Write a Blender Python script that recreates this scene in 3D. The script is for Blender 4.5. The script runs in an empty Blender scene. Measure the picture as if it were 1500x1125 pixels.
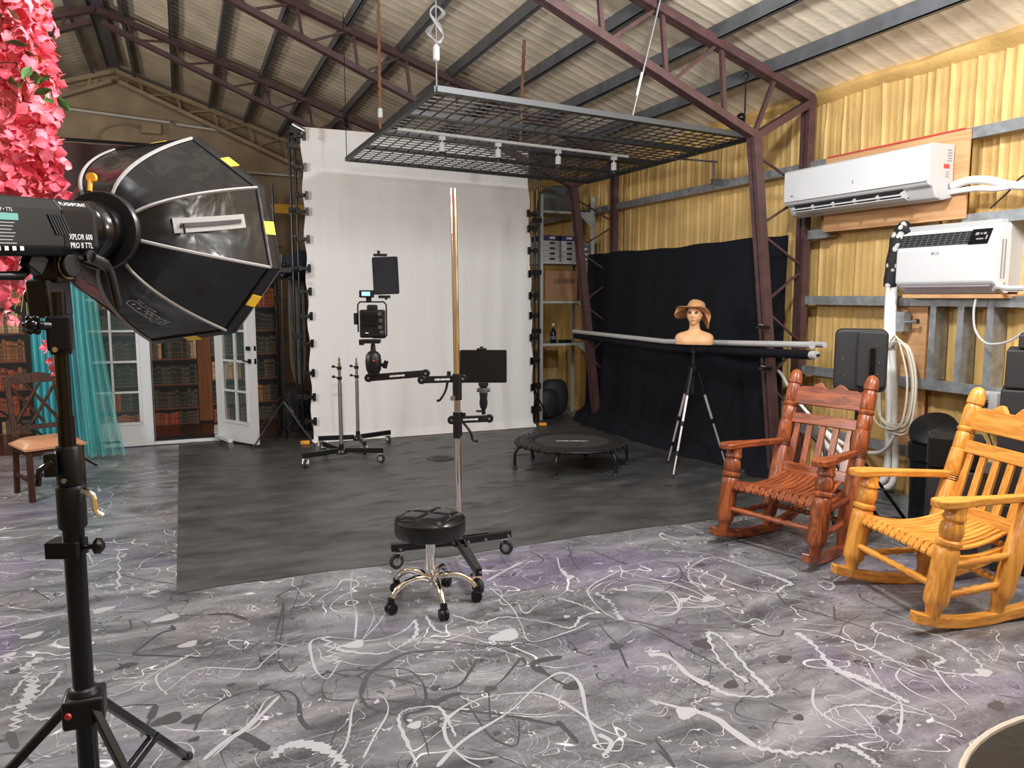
import bpy, math, random
from mathutils import Vector, Matrix
V = Vector
PI = math.pi
R = math.radians
SC = bpy.context.scene
COL = SC.collection
random.seed(7)

# ------------------------------------------------------------------ camera, world, lights, exposure
CAM_H = 1.65
PITCH = math.atan(129/1127.0)
YAW = math.atan(484/math.hypot(1127.0, 129))
cam = bpy.data.cameras.new('camera'); camo = bpy.data.objects.new('camera', cam); COL.objects.link(camo)
cam.sensor_width = 36.0
cam.lens = 36.0*1127.0/1500.0
cam.clip_start = 0.05
cam.clip_end = 100
camo.location = (0, 0, CAM_H)
camo.rotation_euler = (PI/2-PITCH, 0, -YAW)
SC.camera = camo

world = bpy.data.worlds.new('world'); SC.world = world
world.use_nodes = True
world.node_tree.nodes['Background'].inputs[0].default_value = (0.75, 0.8, 0.9, 1)
world.node_tree.nodes['Background'].inputs[1].default_value = 0.05

def area(name, loc, target, size, power, col=(1, 1, 1), sy=None):
    l = bpy.data.lights.new(name, 'AREA'); l.energy = power; l.color = col
    l.shape = 'RECTANGLE'; l.size = size; l.size_y = sy or size
    o = bpy.data.objects.new(name, l); COL.objects.link(o)
    o.location = loc
    o.rotation_euler = (V(target)-V(loc)).to_track_quat('-Z', 'Y').to_euler()
    return o
# bright white ceiling lamp just above the frame: it throws the shadow of the rack on the white cloth
def point(name, loc, power, col=(1, 1, 1), r=0.15):
    l = bpy.data.lights.new(name, 'POINT'); l.energy = power; l.color = col; l.shadow_soft_size = r
    o = bpy.data.objects.new(name, l); COL.objects.link(o); o.location = loc
    return o
# bare lamps and added fill lights under the roof, all just outside the frame; the first throws the rack's shadow on the white cloth
point('high_bay_lamp', (2.5, 3.0, 3.48), 310, (0.95, 0.97, 1), .14)
point('front_fill', (0.3, 1.9, 3.0), 110, (0.94, 0.96, 1), .15)  # fill added to brighten the roof, not a lamp of the room
point('side_fill', (4.2, 1.4, 2.85), 220, (0.96, 0.97, 1), .2)  # added fill, lifts the right roof slope and the trusses
point('left_lamp', (-2.3, 5.2, 2.6), 320, (0.97, 0.98, 1), .25)
point('rear_fill', (-3.6, 10.3, 3.4), 170, (1, 0.96, 0.9), .2)  # extra fill added to light the back area

SC.view_settings.view_transform = 'Standard'
SC.view_settings.look = 'None'
SC.view_settings.gamma = 1.0
SC.view_settings.use_curve_mapping = False
SC.view_settings.exposure = 0.2

# ------------------------------------------------------------------ helpers
class MB:
    def __init__(self):
        self.v = []; self.f = []; self.c = []; self.s = []
    def add(self, vs, fs, col=None, smooth=False):
        n = len(self.v)
        self.v += [tuple(p) for p in vs]
        for f in fs:
            self.f.append([i+n for i in f]); self.c.append(col); self.s.append(smooth)
        return self
    def box(self, c, s, M=None, col=None):
        h = V(s)/2; c = V(c)
        vs = []
        for x in (-1, 1):
            for y in (-1, 1):
                for z in (-1, 1):
                    p = V((x*h.x, y*h.y, z*h.z))
                    if M: p = M @ p
                    vs.append(c+p)
        return self.add(vs, [(0, 1, 3, 2), (4, 6, 7, 5), (0, 4, 5, 1), (2, 3, 7, 6), (0, 2, 6, 4), (1, 5, 7, 3)], col)
    def bb(self, x0, x1, y0, y1, z0, z1, col=None):
        return self.box(((x0+x1)/2, (y0+y1)/2, (z0+z1)/2), (abs(x1-x0), abs(y1-y0), abs(z1-z0)), None, col)
    def beam(self, a, b, w, h, up=(0, 0, 1)):
        a = V(a); b = V(b); d = b-a; L = d.length; y = d/L
        x = y.cross(V(up))
        if x.length < 1e-4: x = V((1, 0, 0))
        x.normalize(); z = x.cross(y)
        M = Matrix((x, y, z)).transposed()
        return self.box((a+b)/2, (w, L, h), M)
    def tube(self, pts, r, n=8, closed=False, caps=True):
        pts = [V(p) for p in pts]; m = len(pts)
        rr = r if isinstance(r, (list, tuple)) else [r]*m
        t0 = (pts[1]-pts[0]).normalized()
        u = t0.orthogonal().normalized(); vs = []
        for i, p in enumerate(pts):
            if closed: t = (pts[(i+1) % m]-pts[i-1]).normalized()
            elif i == 0: t = t0
            elif i == m-1: t = (pts[-1]-pts[-2]).normalized()
            else: t = ((pts[i+1]-p).normalized()+(p-pts[i-1]).normalized())
            if t.length < 1e-6: t = t0
            t.normalize()
            u = (u-t*u.dot(t))
            if u.length < 1e-6: u = t.orthogonal()
            u.normalize(); w = t.cross(u)
            for k in range(n):
                a = 2*PI*k/n
                vs.append(p+(u*math.cos(a)+w*math.sin(a))*rr[i])
        fs = []
        for i in range(m if closed else m-1):
            for k in range(n):
                a = i*n+k; b = i*n+(k+1) % n; c = ((i+1) % m)*n+(k+1) % n; d = ((i+1) % m)*n+k
                fs.append((a, b, c, d))
        if caps and not closed:
            fs.append(tuple(range(n))[::-1]); fs.append(tuple((m-1)*n+k for k in range(n)))
        return self.add(vs, fs, None, True)
    def lathe(self, prof, n=20, c=(0, 0, 0), M=None, cap=True, col=None):
        # prof: list of (radius, height)
        vs = []; c = V(c)
        for (r, z) in prof:
            for k in range(n):
                a = 2*PI*k/n; p = V((r*math.cos(a), r*math.sin(a), z))
                if M: p = M @ p
                vs.append(c+p)
        fs = []
        for i in range(len(prof)-1):
            for k in range(n):
                a = i*n+k; b = i*n+(k+1) % n
                fs.append((a, b, b+n, a+n))
        if cap:
            fs.append(tuple(range(n))[::-1]); fs.append(tuple((len(prof)-1)*n+k for k in range(n)))
        return self.add(vs, fs, col, True)
    def cyl(self, a, b, r, n=12, r2=None):
        return self.tube([a, b], [r, r2 if r2 is not None else r], n)
    def grid(self, fn, nu, nv, col=None, smooth=True, closed_u=False, flip=False):
        vs = []
        for j in range(nv+1):
            for i in range(nu+(0 if closed_u else 1)):
                vs.append(fn(i/nu, j/nv))
        W = nu if closed_u else nu+1
        fs = []
        for j in range(nv):
            for i in range(nu):
                a = j*W+i; b = j*W+(i+1) % W
                q = (a, b, b+W, a+W)
                fs.append(q[::-1] if flip else q)
        return self.add(vs, fs, col, smooth)
    def prism(self, poly, t, M=None, c=(0, 0, 0), col=None):
        # poly in local xz plane (x,z), thickness t along local y
        n = len(poly); c = V(c); vs = []
        for y in (-t/2, t/2):
            for (x, z) in poly:
                p = V((x, y, z))
                if M: p = M @ p
                vs.append(c+p)
        fs = [tuple(range(n)), tuple(range(n, 2*n))[::-1]]
        for i in range(n):
            j = (i+1) % n; fs.append((i, i+n, j+n, j))
        return self.add(vs, fs, col)
    def sph(self, c, r, n=12, m=8, s=(1, 1, 1)):
        c = V(c)
        return self.grid(lambda u, v: c+V((r*s[0]*math.sin(PI*max(v, .001) if v < .5 else PI*min(v, .999))*math.cos(2*PI*u),
                                           r*s[1]*math.sin(PI*max(v, .001) if v < .5 else PI*min(v, .999))*math.sin(2*PI*u),
                                           -r*s[2]*math.cos(PI*v))), n, m, None, True, True)
    def mesh(self, name, mat, off=None, sharp=40):
        me = bpy.data.meshes.new(name)
        vs = self.v if off is None else [(a-off[0], b-off[1], c-off[2]) for a, b, c in self.v]
        me.from_pydata(vs, [], self.f)
        me.polygons.foreach_set('use_smooth', self.s)
        if any(c is not None for c in self.c):
            at = me.color_attributes.new('Col', 'FLOAT_COLOR', 'CORNER')
            buf = []
            for f, c in zip(self.f, self.c):
                c = c or (1, 1, 1)
                buf += [c[0], c[1], c[2], 1.0]*len(f)
            at.data.foreach_set('color', buf)
        if any(self.s): me.set_sharp_from_angle(angle=R(sharp))
        if mat:
            for m in (mat if isinstance(mat, (list, tuple)) else [mat]): me.materials.append(m)
        me.update()
        return me

ORG = {}
def tag(o, label=None, cat=None, group=None, kind=None):
    if label: o['label'] = label
    if cat: o['category'] = cat
    if group: o['group'] = group
    if kind: o['kind'] = kind
    return o
def thing(name, label, cat, loc=(0, 0, 0), rz=0, group=None, world=False):
    """An Empty at the base; world=True: the parts' vertices are given in world coordinates."""
    o = bpy.data.objects.new(name, None); COL.objects.link(o)
    o.location = loc; o.rotation_euler = (0, 0, rz); o.empty_display_size = 0.1
    if world: ORG[o.name] = tuple(loc)
    return tag(o, label, cat, group)
def root_of(o):
    while o.parent: o = o.parent
    return o
def obj(name, mb, mat, parent=None, bev=0, label=None, kind=None, me=None, sub=0):
    off = ORG.get(root_of(parent).name) if parent else None
    me = me or mb.mesh(name, mat, off)
    o = bpy.data.objects.new(name, me); COL.objects.link(o)
    if parent: o.parent = parent
    if bev:
        b = o.modifiers.new('bevel', 'BEVEL'); b.width = bev; b.segments = 2; b.limit_method = 'ANGLE'; b.angle_limit = R(40)
        b.harden_normals = False
    if sub:
        s = o.modifiers.new('sub', 'SUBSURF'); s.levels = sub; s.render_levels = sub
    return tag(o, label, None, None, kind)
def piece(name, me, parent, loc=(0, 0, 0), rot=(0, 0, 0), sc=(1, 1, 1)):
    o = bpy.data.objects.new(name, me); COL.objects.link(o)
    o.parent = parent; o.location = loc; o.rotation_euler = rot; o.scale = sc
    return o
def copy_tree(o, parent=None):
    c = o.copy(); COL.objects.link(c)
    if parent: c.parent = parent
    for ch in [x for x in o.children]: copy_tree(ch, c)
    return c
def single(name, mb, mat, label, cat, group=None, bev=0, loc=None):
    """a thing that is one mesh; its origin goes to the centre of its base"""
    if loc is None:
        xs = [p[0] for p in mb.v]; ys = [p[1] for p in mb.v]; zs = [p[2] for p in mb.v]
        loc = ((min(xs)+max(xs))/2, (min(ys)+max(ys))/2, min(zs))
    me = mb.mesh(name, mat, loc)
    o = bpy.data.objects.new(name, me); COL.objects.link(o); o.location = loc
    if bev:
        b = o.modifiers.new('bevel', 'BEVEL'); b.width = bev; b.segments = 2; b.limit_method = 'ANGLE'; b.angle_limit = R(40)
    return tag(o, label, cat, group)
def struct(name, mb, mat, parent=None):
    o = obj(name, mb, mat, parent)
    if not parent: o['kind'] = 'structure'
    return o
def text(name, s, size, M, mat, parent, ext=0.0006, align='CENTER', sx=1.0):
    cu = bpy.data.curves.new('t', 'FONT'); cu.body = s; cu.size = size; cu.extrude = ext
    cu.align_x = align; cu.align_y = 'CENTER'; cu.resolution_u = 2
    t = bpy.data.objects.new('t', cu)
    me = bpy.data.meshes.new_from_object(t)
    me.name = name
    off = ORG.get(root_of(parent).name)
    me.transform(Matrix.Diagonal((sx, 1, 1, 1)))
    me.transform(M)
    if off: me.transform(Matrix.Translation(-V(off)))
    me.materials.clear(); me.materials.append(mat)
    o = bpy.data.objects.new(name, me); COL.objects.link(o); o.parent = parent
    bpy.data.objects.remove(t); bpy.data.curves.remove(cu)
    return o
def frame(o, x, y, z):
    return Matrix((( x[0], y[0], z[0], o[0]), (x[1], y[1], z[1], o[1]), (x[2], y[2], z[2], o[2]), (0, 0, 0, 1)))
def arc(c, r, a0, a1, n, ax='xz'):
    out = []
    for i in range(n+1):
        a = a0+(a1-a0)*i/n
        p = (r*math.cos(a), r*math.sin(a))
        out.append((c[0]+p[0], c[1], c[2]+p[1]) if ax == 'xz' else ((c[0]+p[0], c[1]+p[1], c[2]) if ax == 'xy' else (c[0], c[1]+p[0], c[2]+p[1])))
    return out
def smooth_path(pts, n=6):
    pts = [V(p) for p in pts]; out = []
    for i in range(len(pts)-1):
        p0 = pts[max(i-1, 0)]; p1 = pts[i]; p2 = pts[i+1]; p3 = pts[min(i+2, len(pts)-1)]
        for k in range(n):
            t = k/n
            out.append(0.5*((2*p1)+(p2-p0)*t+(2*p0-5*p1+4*p2-p3)*t*t+(3*p1-p0-3*p2+p3)*t*t*t))
    out.append(pts[-1])
    return out

# ------------------------------------------------------------------ materials
MATS = {}
def nodes(name):
    m = bpy.data.materials.new(name); m.use_nodes = True
    nt = m.node_tree; b = nt.nodes['Principled BSDF']
    MATS[name] = m
    return m, nt, b, nt.nodes.new, nt.links.new
def setc(b, col, rough, metal=0.0, spec=0.5):
    b.inputs['Base Color'].default_value = (*col, 1); b.inputs['Roughness'].default_value = rough
    b.inputs['Metallic'].default_value = metal; b.inputs['Specular IOR Level'].default_value = spec
def mat(name, col, rough=0.5, metal=0.0, spec=0.5, bump=0, bscale=60, var=0.0, vscale=8, emit=None, coat=0, sheen=0, stretch=None):
    if name in MATS: return MATS[name]
    m, nt, b, N, L = nodes(name)
    setc(b, col, rough, metal, spec)
    if coat: b.inputs['Coat Weight'].default_value = coat; b.inputs['Coat Roughness'].default_value = 0.12
    if sheen: b.inputs['Sheen Weight'].default_value = sheen
    tc = N('ShaderNodeTexCoord')
    src = tc.outputs['Object']
    if stretch:
        mp = N('ShaderNodeMapping'); mp.inputs['Scale'].default_value = stretch; L(src, mp.inputs[0]); src = mp.outputs[0]
    if var:
        n = N('ShaderNodeTexNoise'); n.inputs['Scale'].default_value = vscale; n.inputs['Detail'].default_value = 5; L(src, n.inputs['Vector'])
        r = N('ShaderNodeValToRGB'); r.color_ramp.elements[0].position = .3; r.color_ramp.elements[1].position = .7
        r.color_ramp.elements[0].color = (*[c*(1-var) for c in col], 1); r.color_ramp.elements[1].color = (*[min(1, c*(1+var)) for c in col], 1)
        L(n.outputs['Fac'], r.inputs[0]); L(r.outputs[0], b.inputs['Base Color'])
    if bump:
        n = N('ShaderNodeTexNoise'); n.inputs['Scale'].default_value = bscale; n.inputs['Detail'].default_value = 4; L(src, n.inputs['Vector'])
        bp = N('ShaderNodeBump'); bp.inputs['Strength'].default_value = bump; bp.inputs['Distance'].default_value = 0.01
        L(n.outputs['Fac'], bp.inputs['Height']); L(bp.outputs[0], b.inputs['Normal'])
    if emit:
        b.inputs['Emission Color'].default_value = (*col, 1); b.inputs['Emission Strength'].default_value = emit
    return m
def wood(name, c1, c2, axis='z', rough=0.3, coat=0.4, sc=1.0):
    if name in MATS: return MATS[name]
    m, nt, b, N, L = nodes(name)
    setc(b, c1, rough, 0, .5 if coat else .15); b.inputs['Coat Weight'].default_value = coat; b.inputs['Coat Roughness'].default_value = 0.15
    tc = N('ShaderNodeTexCoord'); mp = N('ShaderNodeMapping'); L(tc.outputs['Object'], mp.inputs[0])
    s = {'x': (1.2, 12, 12), 'y': (12, 1.2, 12), 'z': (12, 12, 1.2)}[axis]
    mp.inputs['Scale'].default_value = [q*sc for q in s]
    n1 = N('ShaderNodeTexNoise'); n1.inputs['Scale'].default_value = 1.3; n1.inputs['Detail'].default_value = 3; n1.inputs['Distortion'].default_value = 0.6
    L(mp.outputs[0], n1.inputs['Vector'])
    mul = N('ShaderNodeMath'); mul.operation = 'MULTIPLY'; mul.inputs[1].default_value = 9; L(n1.outputs['Fac'], mul.inputs[0])
    fr = N('ShaderNodeMath'); fr.operation = 'PINGPONG'; fr.inputs[1].default_value = 1; L(mul.outputs[0], fr.inputs[0])
    n2 = N('ShaderNodeTexNoise'); n2.inputs['Scale'].default_value = 9; n2.inputs['Detail'].default_value = 3; L(mp.outputs[0], n2.inputs['Vector'])
    mx = N('ShaderNodeMath'); mx.operation = 'MULTIPLY_ADD'; mx.inputs[1].default_value = .55; L(fr.outputs[0], mx.inputs[0])
    m2 = N('ShaderNodeMath'); m2.operation = 'MULTIPLY'; m2.inputs[1].default_value = .5; L(n2.outputs['Fac'], m2.inputs[0]); L(m2.outputs[0], mx.inputs[2])
    r = N('ShaderNodeValToRGB'); r.color_ramp.elements[0].position = .12; r.color_ramp.elements[1].position = .75
    r.color_ramp.elements[0].color = (*c2, 1); r.color_ramp.elements[1].color = (*c1, 1)
    L(mx.outputs[0], r.inputs[0]); L(r.outputs[0], b.inputs['Base Color'])
    return m
def attr_mat(name, rough=0.6, var=0.25):
    if name in MATS: return MATS[name]
    m, nt, b, N, L = nodes(name); setc(b, (1, 1, 1), rough)
    a = N('ShaderNodeAttribute'); a.attribute_name = 'Col'
    n = N('ShaderNodeTexNoise'); n.inputs['Scale'].default_value = 45; tc = N('ShaderNodeTexCoord'); L(tc.outputs['Object'], n.inputs['Vector'])
    r = N('ShaderNodeMapRange'); r.inputs['To Min'].default_value = 1-var*2; r.inputs['To Max'].default_value = 1+var; L(n.outputs['Fac'], r.inputs['Value'])
    mu = N('ShaderNodeVectorMath'); mu.operation = 'SCALE'; L(a.outputs['Color'], mu.inputs[0]); L(r.outputs[0], mu.inputs['Scale'])
    L(mu.outputs[0], b.inputs['Base Color'])
    return m
def glass(name, col=(1, 1, 1), rough=0.02, alpha=0.2):
    m, nt, b, N, L = nodes(name); setc(b, col, rough)
    b.inputs['Alpha'].default_value = alpha
    return m

BLACK = mat('black_plastic', (0.006, 0.006, 0.007), 0.42, spec=.3, bump=0.04, bscale=300)
BLACKG = mat('black_gloss', (0.004, 0.004, 0.005), 0.18, spec=.4)
BLACKM = mat('black_metal', (0.008, 0.008, 0.009), 0.34, 0.0, 0.35)
RUBBER = mat('rubber', (0.015, 0.015, 0.015), 0.7)
CHROME = mat('chrome', (0.82, 0.8, 0.78), 0.1, 1.0)
STEEL = mat('brushed_steel', (0.5, 0.5, 0.5), 0.3, 1.0)
GALV = mat('galvanised_steel', (0.33, 0.35, 0.37), 0.45, 0.7, var=0.25, vscale=14)
WHITE = mat('white_plastic', (0.47, 0.47, 0.47), 0.4)
WHITEM = mat('white_paint', (0.60, 0.61, 0.62), 0.3)
GREYT = mat('grey_piping', (0.27, 0.255, 0.24), 0.65)
PRIM = mat('maroon_primer_steel', (0.075, 0.036, 0.036), 0.5, var=0.25, vscale=10)
ORANGE = mat('orange_plastic', (0.9, 0.38, 0.03), 0.45)
YEL = mat('yellow_tag', (0.95, 0.62, 0.04), 0.5)
LETTER = mat('white_print', (0.6, 0.6, 0.6), 0.5)
SCREEN = mat('dark_screen', (0.004, 0.005, 0.008), 0.12)
# ------------------------------------------------------------------ the setting
RIDGE_X = -0.86
EAVE_X = 5.25
BACK_Y = 15.1
def roof_z(x): return 5.46-0.34*abs(x-RIDGE_X)
def cam_ray(px, py):
    F = V((math.sin(YAW)*math.cos(PITCH), math.cos(YAW)*math.cos(PITCH), -math.sin(PITCH)))
    Rr = V((math.cos(YAW), -math.sin(YAW), 0)); U = Rr.cross(F)
    return F+Rr*((px-750)/1127.0)+U*((562.5-py)/1127.0)
def floor_at(px, py, z=0.0):
    d = cam_ray(px, py); return V((0, 0, CAM_H))+d*((z-CAM_H)/d.z)

def floor_material():
    m, nt, b, N, L = nodes('marbled_epoxy_print')
    b.inputs['Specular IOR Level'].default_value = 0.5
    tc = N('ShaderNodeTexCoord'); P = tc.outputs['Object']
    def noise(scale, det=5, dist=0.0, vec=None, rough=0.55):
        n = N('ShaderNodeTexNoise'); n.inputs['Scale'].default_value = scale; n.inputs['Detail'].default_value = det
        n.inputs['Distortion'].default_value = dist; n.inputs['Roughness'].default_value = rough
        L(vec or P, n.inputs['Vector']); return n.outputs['Fac']
    def ramp(src, stops):
        r = N('ShaderNodeValToRGB'); e = r.color_ramp.elements
        e[0].position, e[0].color = stops[0][0], (*stops[0][1], 1); e[1].position, e[1].color = stops[-1][0], (*stops[-1][1], 1)
        for p, c in stops[1:-1]:
            q = e.new(p); q.color = (*c, 1)
        L(src, r.inputs[0]); return r.outputs[0]
    def mixc(f, a, c2, mode='MIX'):
        x = N('ShaderNodeMix'); x.data_type = 'RGBA'; x.blend_type = mode
        if isinstance(f, float): x.inputs[0].default_value = f
        else: L(f, x.inputs[0])
        if isinstance(a, tuple): x.inputs[6].default_value = (*a, 1)
        else: L(a, x.inputs[6])
        if isinstance(c2, tuple): x.inputs[7].default_value = (*c2, 1)
        else: L(c2, x.inputs[7])
        return x.outputs[2]
    mp = N('ShaderNodeMapping'); mp.inputs['Rotation'].default_value = (0, 0, 0.5); mp.inputs['Scale'].default_value = (1, 2.6, 1); L(P, mp.inputs[0])
    base = ramp(noise(1.6, 8, 1.2, mp.outputs[0], 0.65), [(.32, (.045, .045, .052)), (.5, (.135, .135, .145)), (.70, (.27, .27, .28))])
    g = (0, 0, 0); w = (1, 1, 1)
    pur = ramp(noise(0.75, 3, 0.8), [(.52, g), (.68, w)])
    c = mixc(pur, base, mixc(0.42, base, (.17, .13, .25)))
    pink = ramp(noise(0.9, 2, 0.5, mp.outputs[0]), [(.58, g), (.8, w)])
    c = mixc(pink, c, mixc(0.22, c, (.33, .24, .24)))
    fine = ramp(noise(38, 6, 2.5, None, 0.7), [(.52, g), (.75, w)])
    zone = ramp(noise(1.1, 3, 0.3), [(.40, g), (.62, (.5, .5, .5))])
    f2 = N('ShaderNodeMath'); f2.operation = 'MULTIPLY'; L(fine, f2.inputs[0]); L(zone, f2.inputs[1])
    c = mixc(f2.outputs[0], c, (.55, .54, .56))
    # thin contour threads in white and black
    for sc, wd, col, off, zs in ((2.1, .006, (.72, .72, .74), .47, 1.3), (2.9, .007, (.02, .02, .022), .55, 1.7), (4.6, .008, (.03, .03, .03), .44, 2.3), (5.2, .007, (.60, .60, .62), .57, 2.0)):
        n = noise(sc, 1.5, 1.6)
        s = N('ShaderNodeMath'); s.operation = 'SUBTRACT'; s.inputs[1].default_value = off; L(n, s.inputs[0])
        a = N('ShaderNodeMath'); a.operation = 'ABSOLUTE'; L(s.outputs[0], a.inputs[0])
        k = N('ShaderNodeMapRange'); k.inputs['From Min'].default_value = 0; k.inputs['From Max'].default_value = wd
        k.inputs['To Min'].default_value = 1; k.inputs['To Max'].default_value = 0; L(a.outputs[0], k.inputs['Value'])
        z = ramp(noise(zs, 2), [(.46, g), (.54, w)])
        mm = N('ShaderNodeMath'); mm.operation = 'MULTIPLY'; L(k.outputs[0], mm.inputs[0]); L(z, mm.inputs[1])
        c = mixc(mm.outputs[0], c, col)
    sp = N('ShaderNodeTexVoronoi'); sp.inputs['Scale'].default_value = 7; L(P, sp.inputs['Vector'])
    spr = ramp(sp.outputs['Distance'], [(.05, w), (.075, g)]); spm = ramp(noise(2.3, 2), [(.56, g), (.6, w)])
    mm = N('ShaderNodeMath'); mm.operation = 'MULTIPLY'; L(spr, mm.inputs[0]); L(spm, mm.inputs[1])
    c = mixc(mm.outputs[0], c, (.03, .03, .035))
    L(c, b.inputs['Base Color'])
    rr = N('ShaderNodeMapRange'); rr.inputs['To Min'].default_value = 0.20; rr.inputs['To Max'].default_value = 0.42
    L(noise(3.0, 4), rr.inputs['Value']); L(rr.outputs[0], b.inputs['Roughness'])
    bp = N('ShaderNodeBump'); bp.inputs['Strength'].default_value = .12; bp.inputs['Distance'].default_value = .01
    L(noise(9, 3, .4, mp.outputs[0]), bp.inputs['Height']); L(bp.outputs[0], b.inputs['Normal'])
    return m
mb = MB(); mb.bb(-7.1, 5.4, -4, BACK_Y+.1, -0.1, 0)
floor = struct('floor', mb, floor_material())

# poured paint lines of the floor print (flat print on the vinyl, traced on the floor plane)
def zz(path, amp):
    out = []
    for i, p in enumerate(path):
        q = path[min(i+1, len(path)-1)]-path[max(i-1, 0)]
        n = V((-q.y, q.x, 0))
        if n.length > 0: n.normalize()
        out.append(p+n*(amp*math.sin(i*2.1)))
    return out
ZC = 0
def ribbon(mb, pts, w, z, wig=0.0, n=5, squig=0):
    path = smooth_path([V((p[0], p[1], z)) for p in pts], n)
    if squig: path = zz(path, squig)
    L = []; m = len(path); ph = random.random()*6
    global ZC
    ZC += 1; z0 = (ZC % 60)*8e-6
    path = [V((p.x, p.y, p.z+z0+i*5e-6)) for i, p in enumerate(path)]
    for i, p in enumerate(path):
        a = path[max(i-1, 0)]; c = path[min(i+1, m-1)]
        t = c-a
        if t.length < 1e-6: t = V((1, 0, 0))
        t.normalize(); nrm = V((-t.y, t.x, 0))
        k = .8*w*(0.7+.5*wig*math.sin(i*.8+ph)+.28*math.sin(i*.23+ph))
        if i == 0 or i == m-1: k *= .3
        L.append((p+nrm*k/2, p-nrm*k/2))
    vs = [q for pr in L for q in pr]
    mb.add(vs, [(2*i, 2*i+1, 2*i+3, 2*i+2) for i in range(m-1)])
def blob(mb, c, r, z, st=1.0, rot=0):
    n = 14; vs = []; r *= .75; global ZC; ZC += 1; z += (ZC % 60)*8e-6
    for k in range(n):
        a = 2*PI*k/n; q = r*(1+.18*math.sin(3*a+c[0]*9)+.1*random.random())
        x = q*math.cos(a)*st; y = q*math.sin(a)
        vs.append((c[0]+x*math.cos(rot)-y*math.sin(rot), c[1]+x*math.sin(rot)+y*math.cos(rot), z))
    mb.add(vs, [tuple(range(n))])
Z1 = 0.0006; Z2 = 0.0010
def tr(x0, y0, s, lst): return [floor_at(x0+x/s, y0+y/s) for x, y in lst]
wht = MB(); blk = MB()
C = lambda l: tr(400, 800, 2.5, l)
D = lambda l: tr(950, 780, 2.727, l)
E_ = lambda l: tr(0, 640, 2.319, l)
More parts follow.
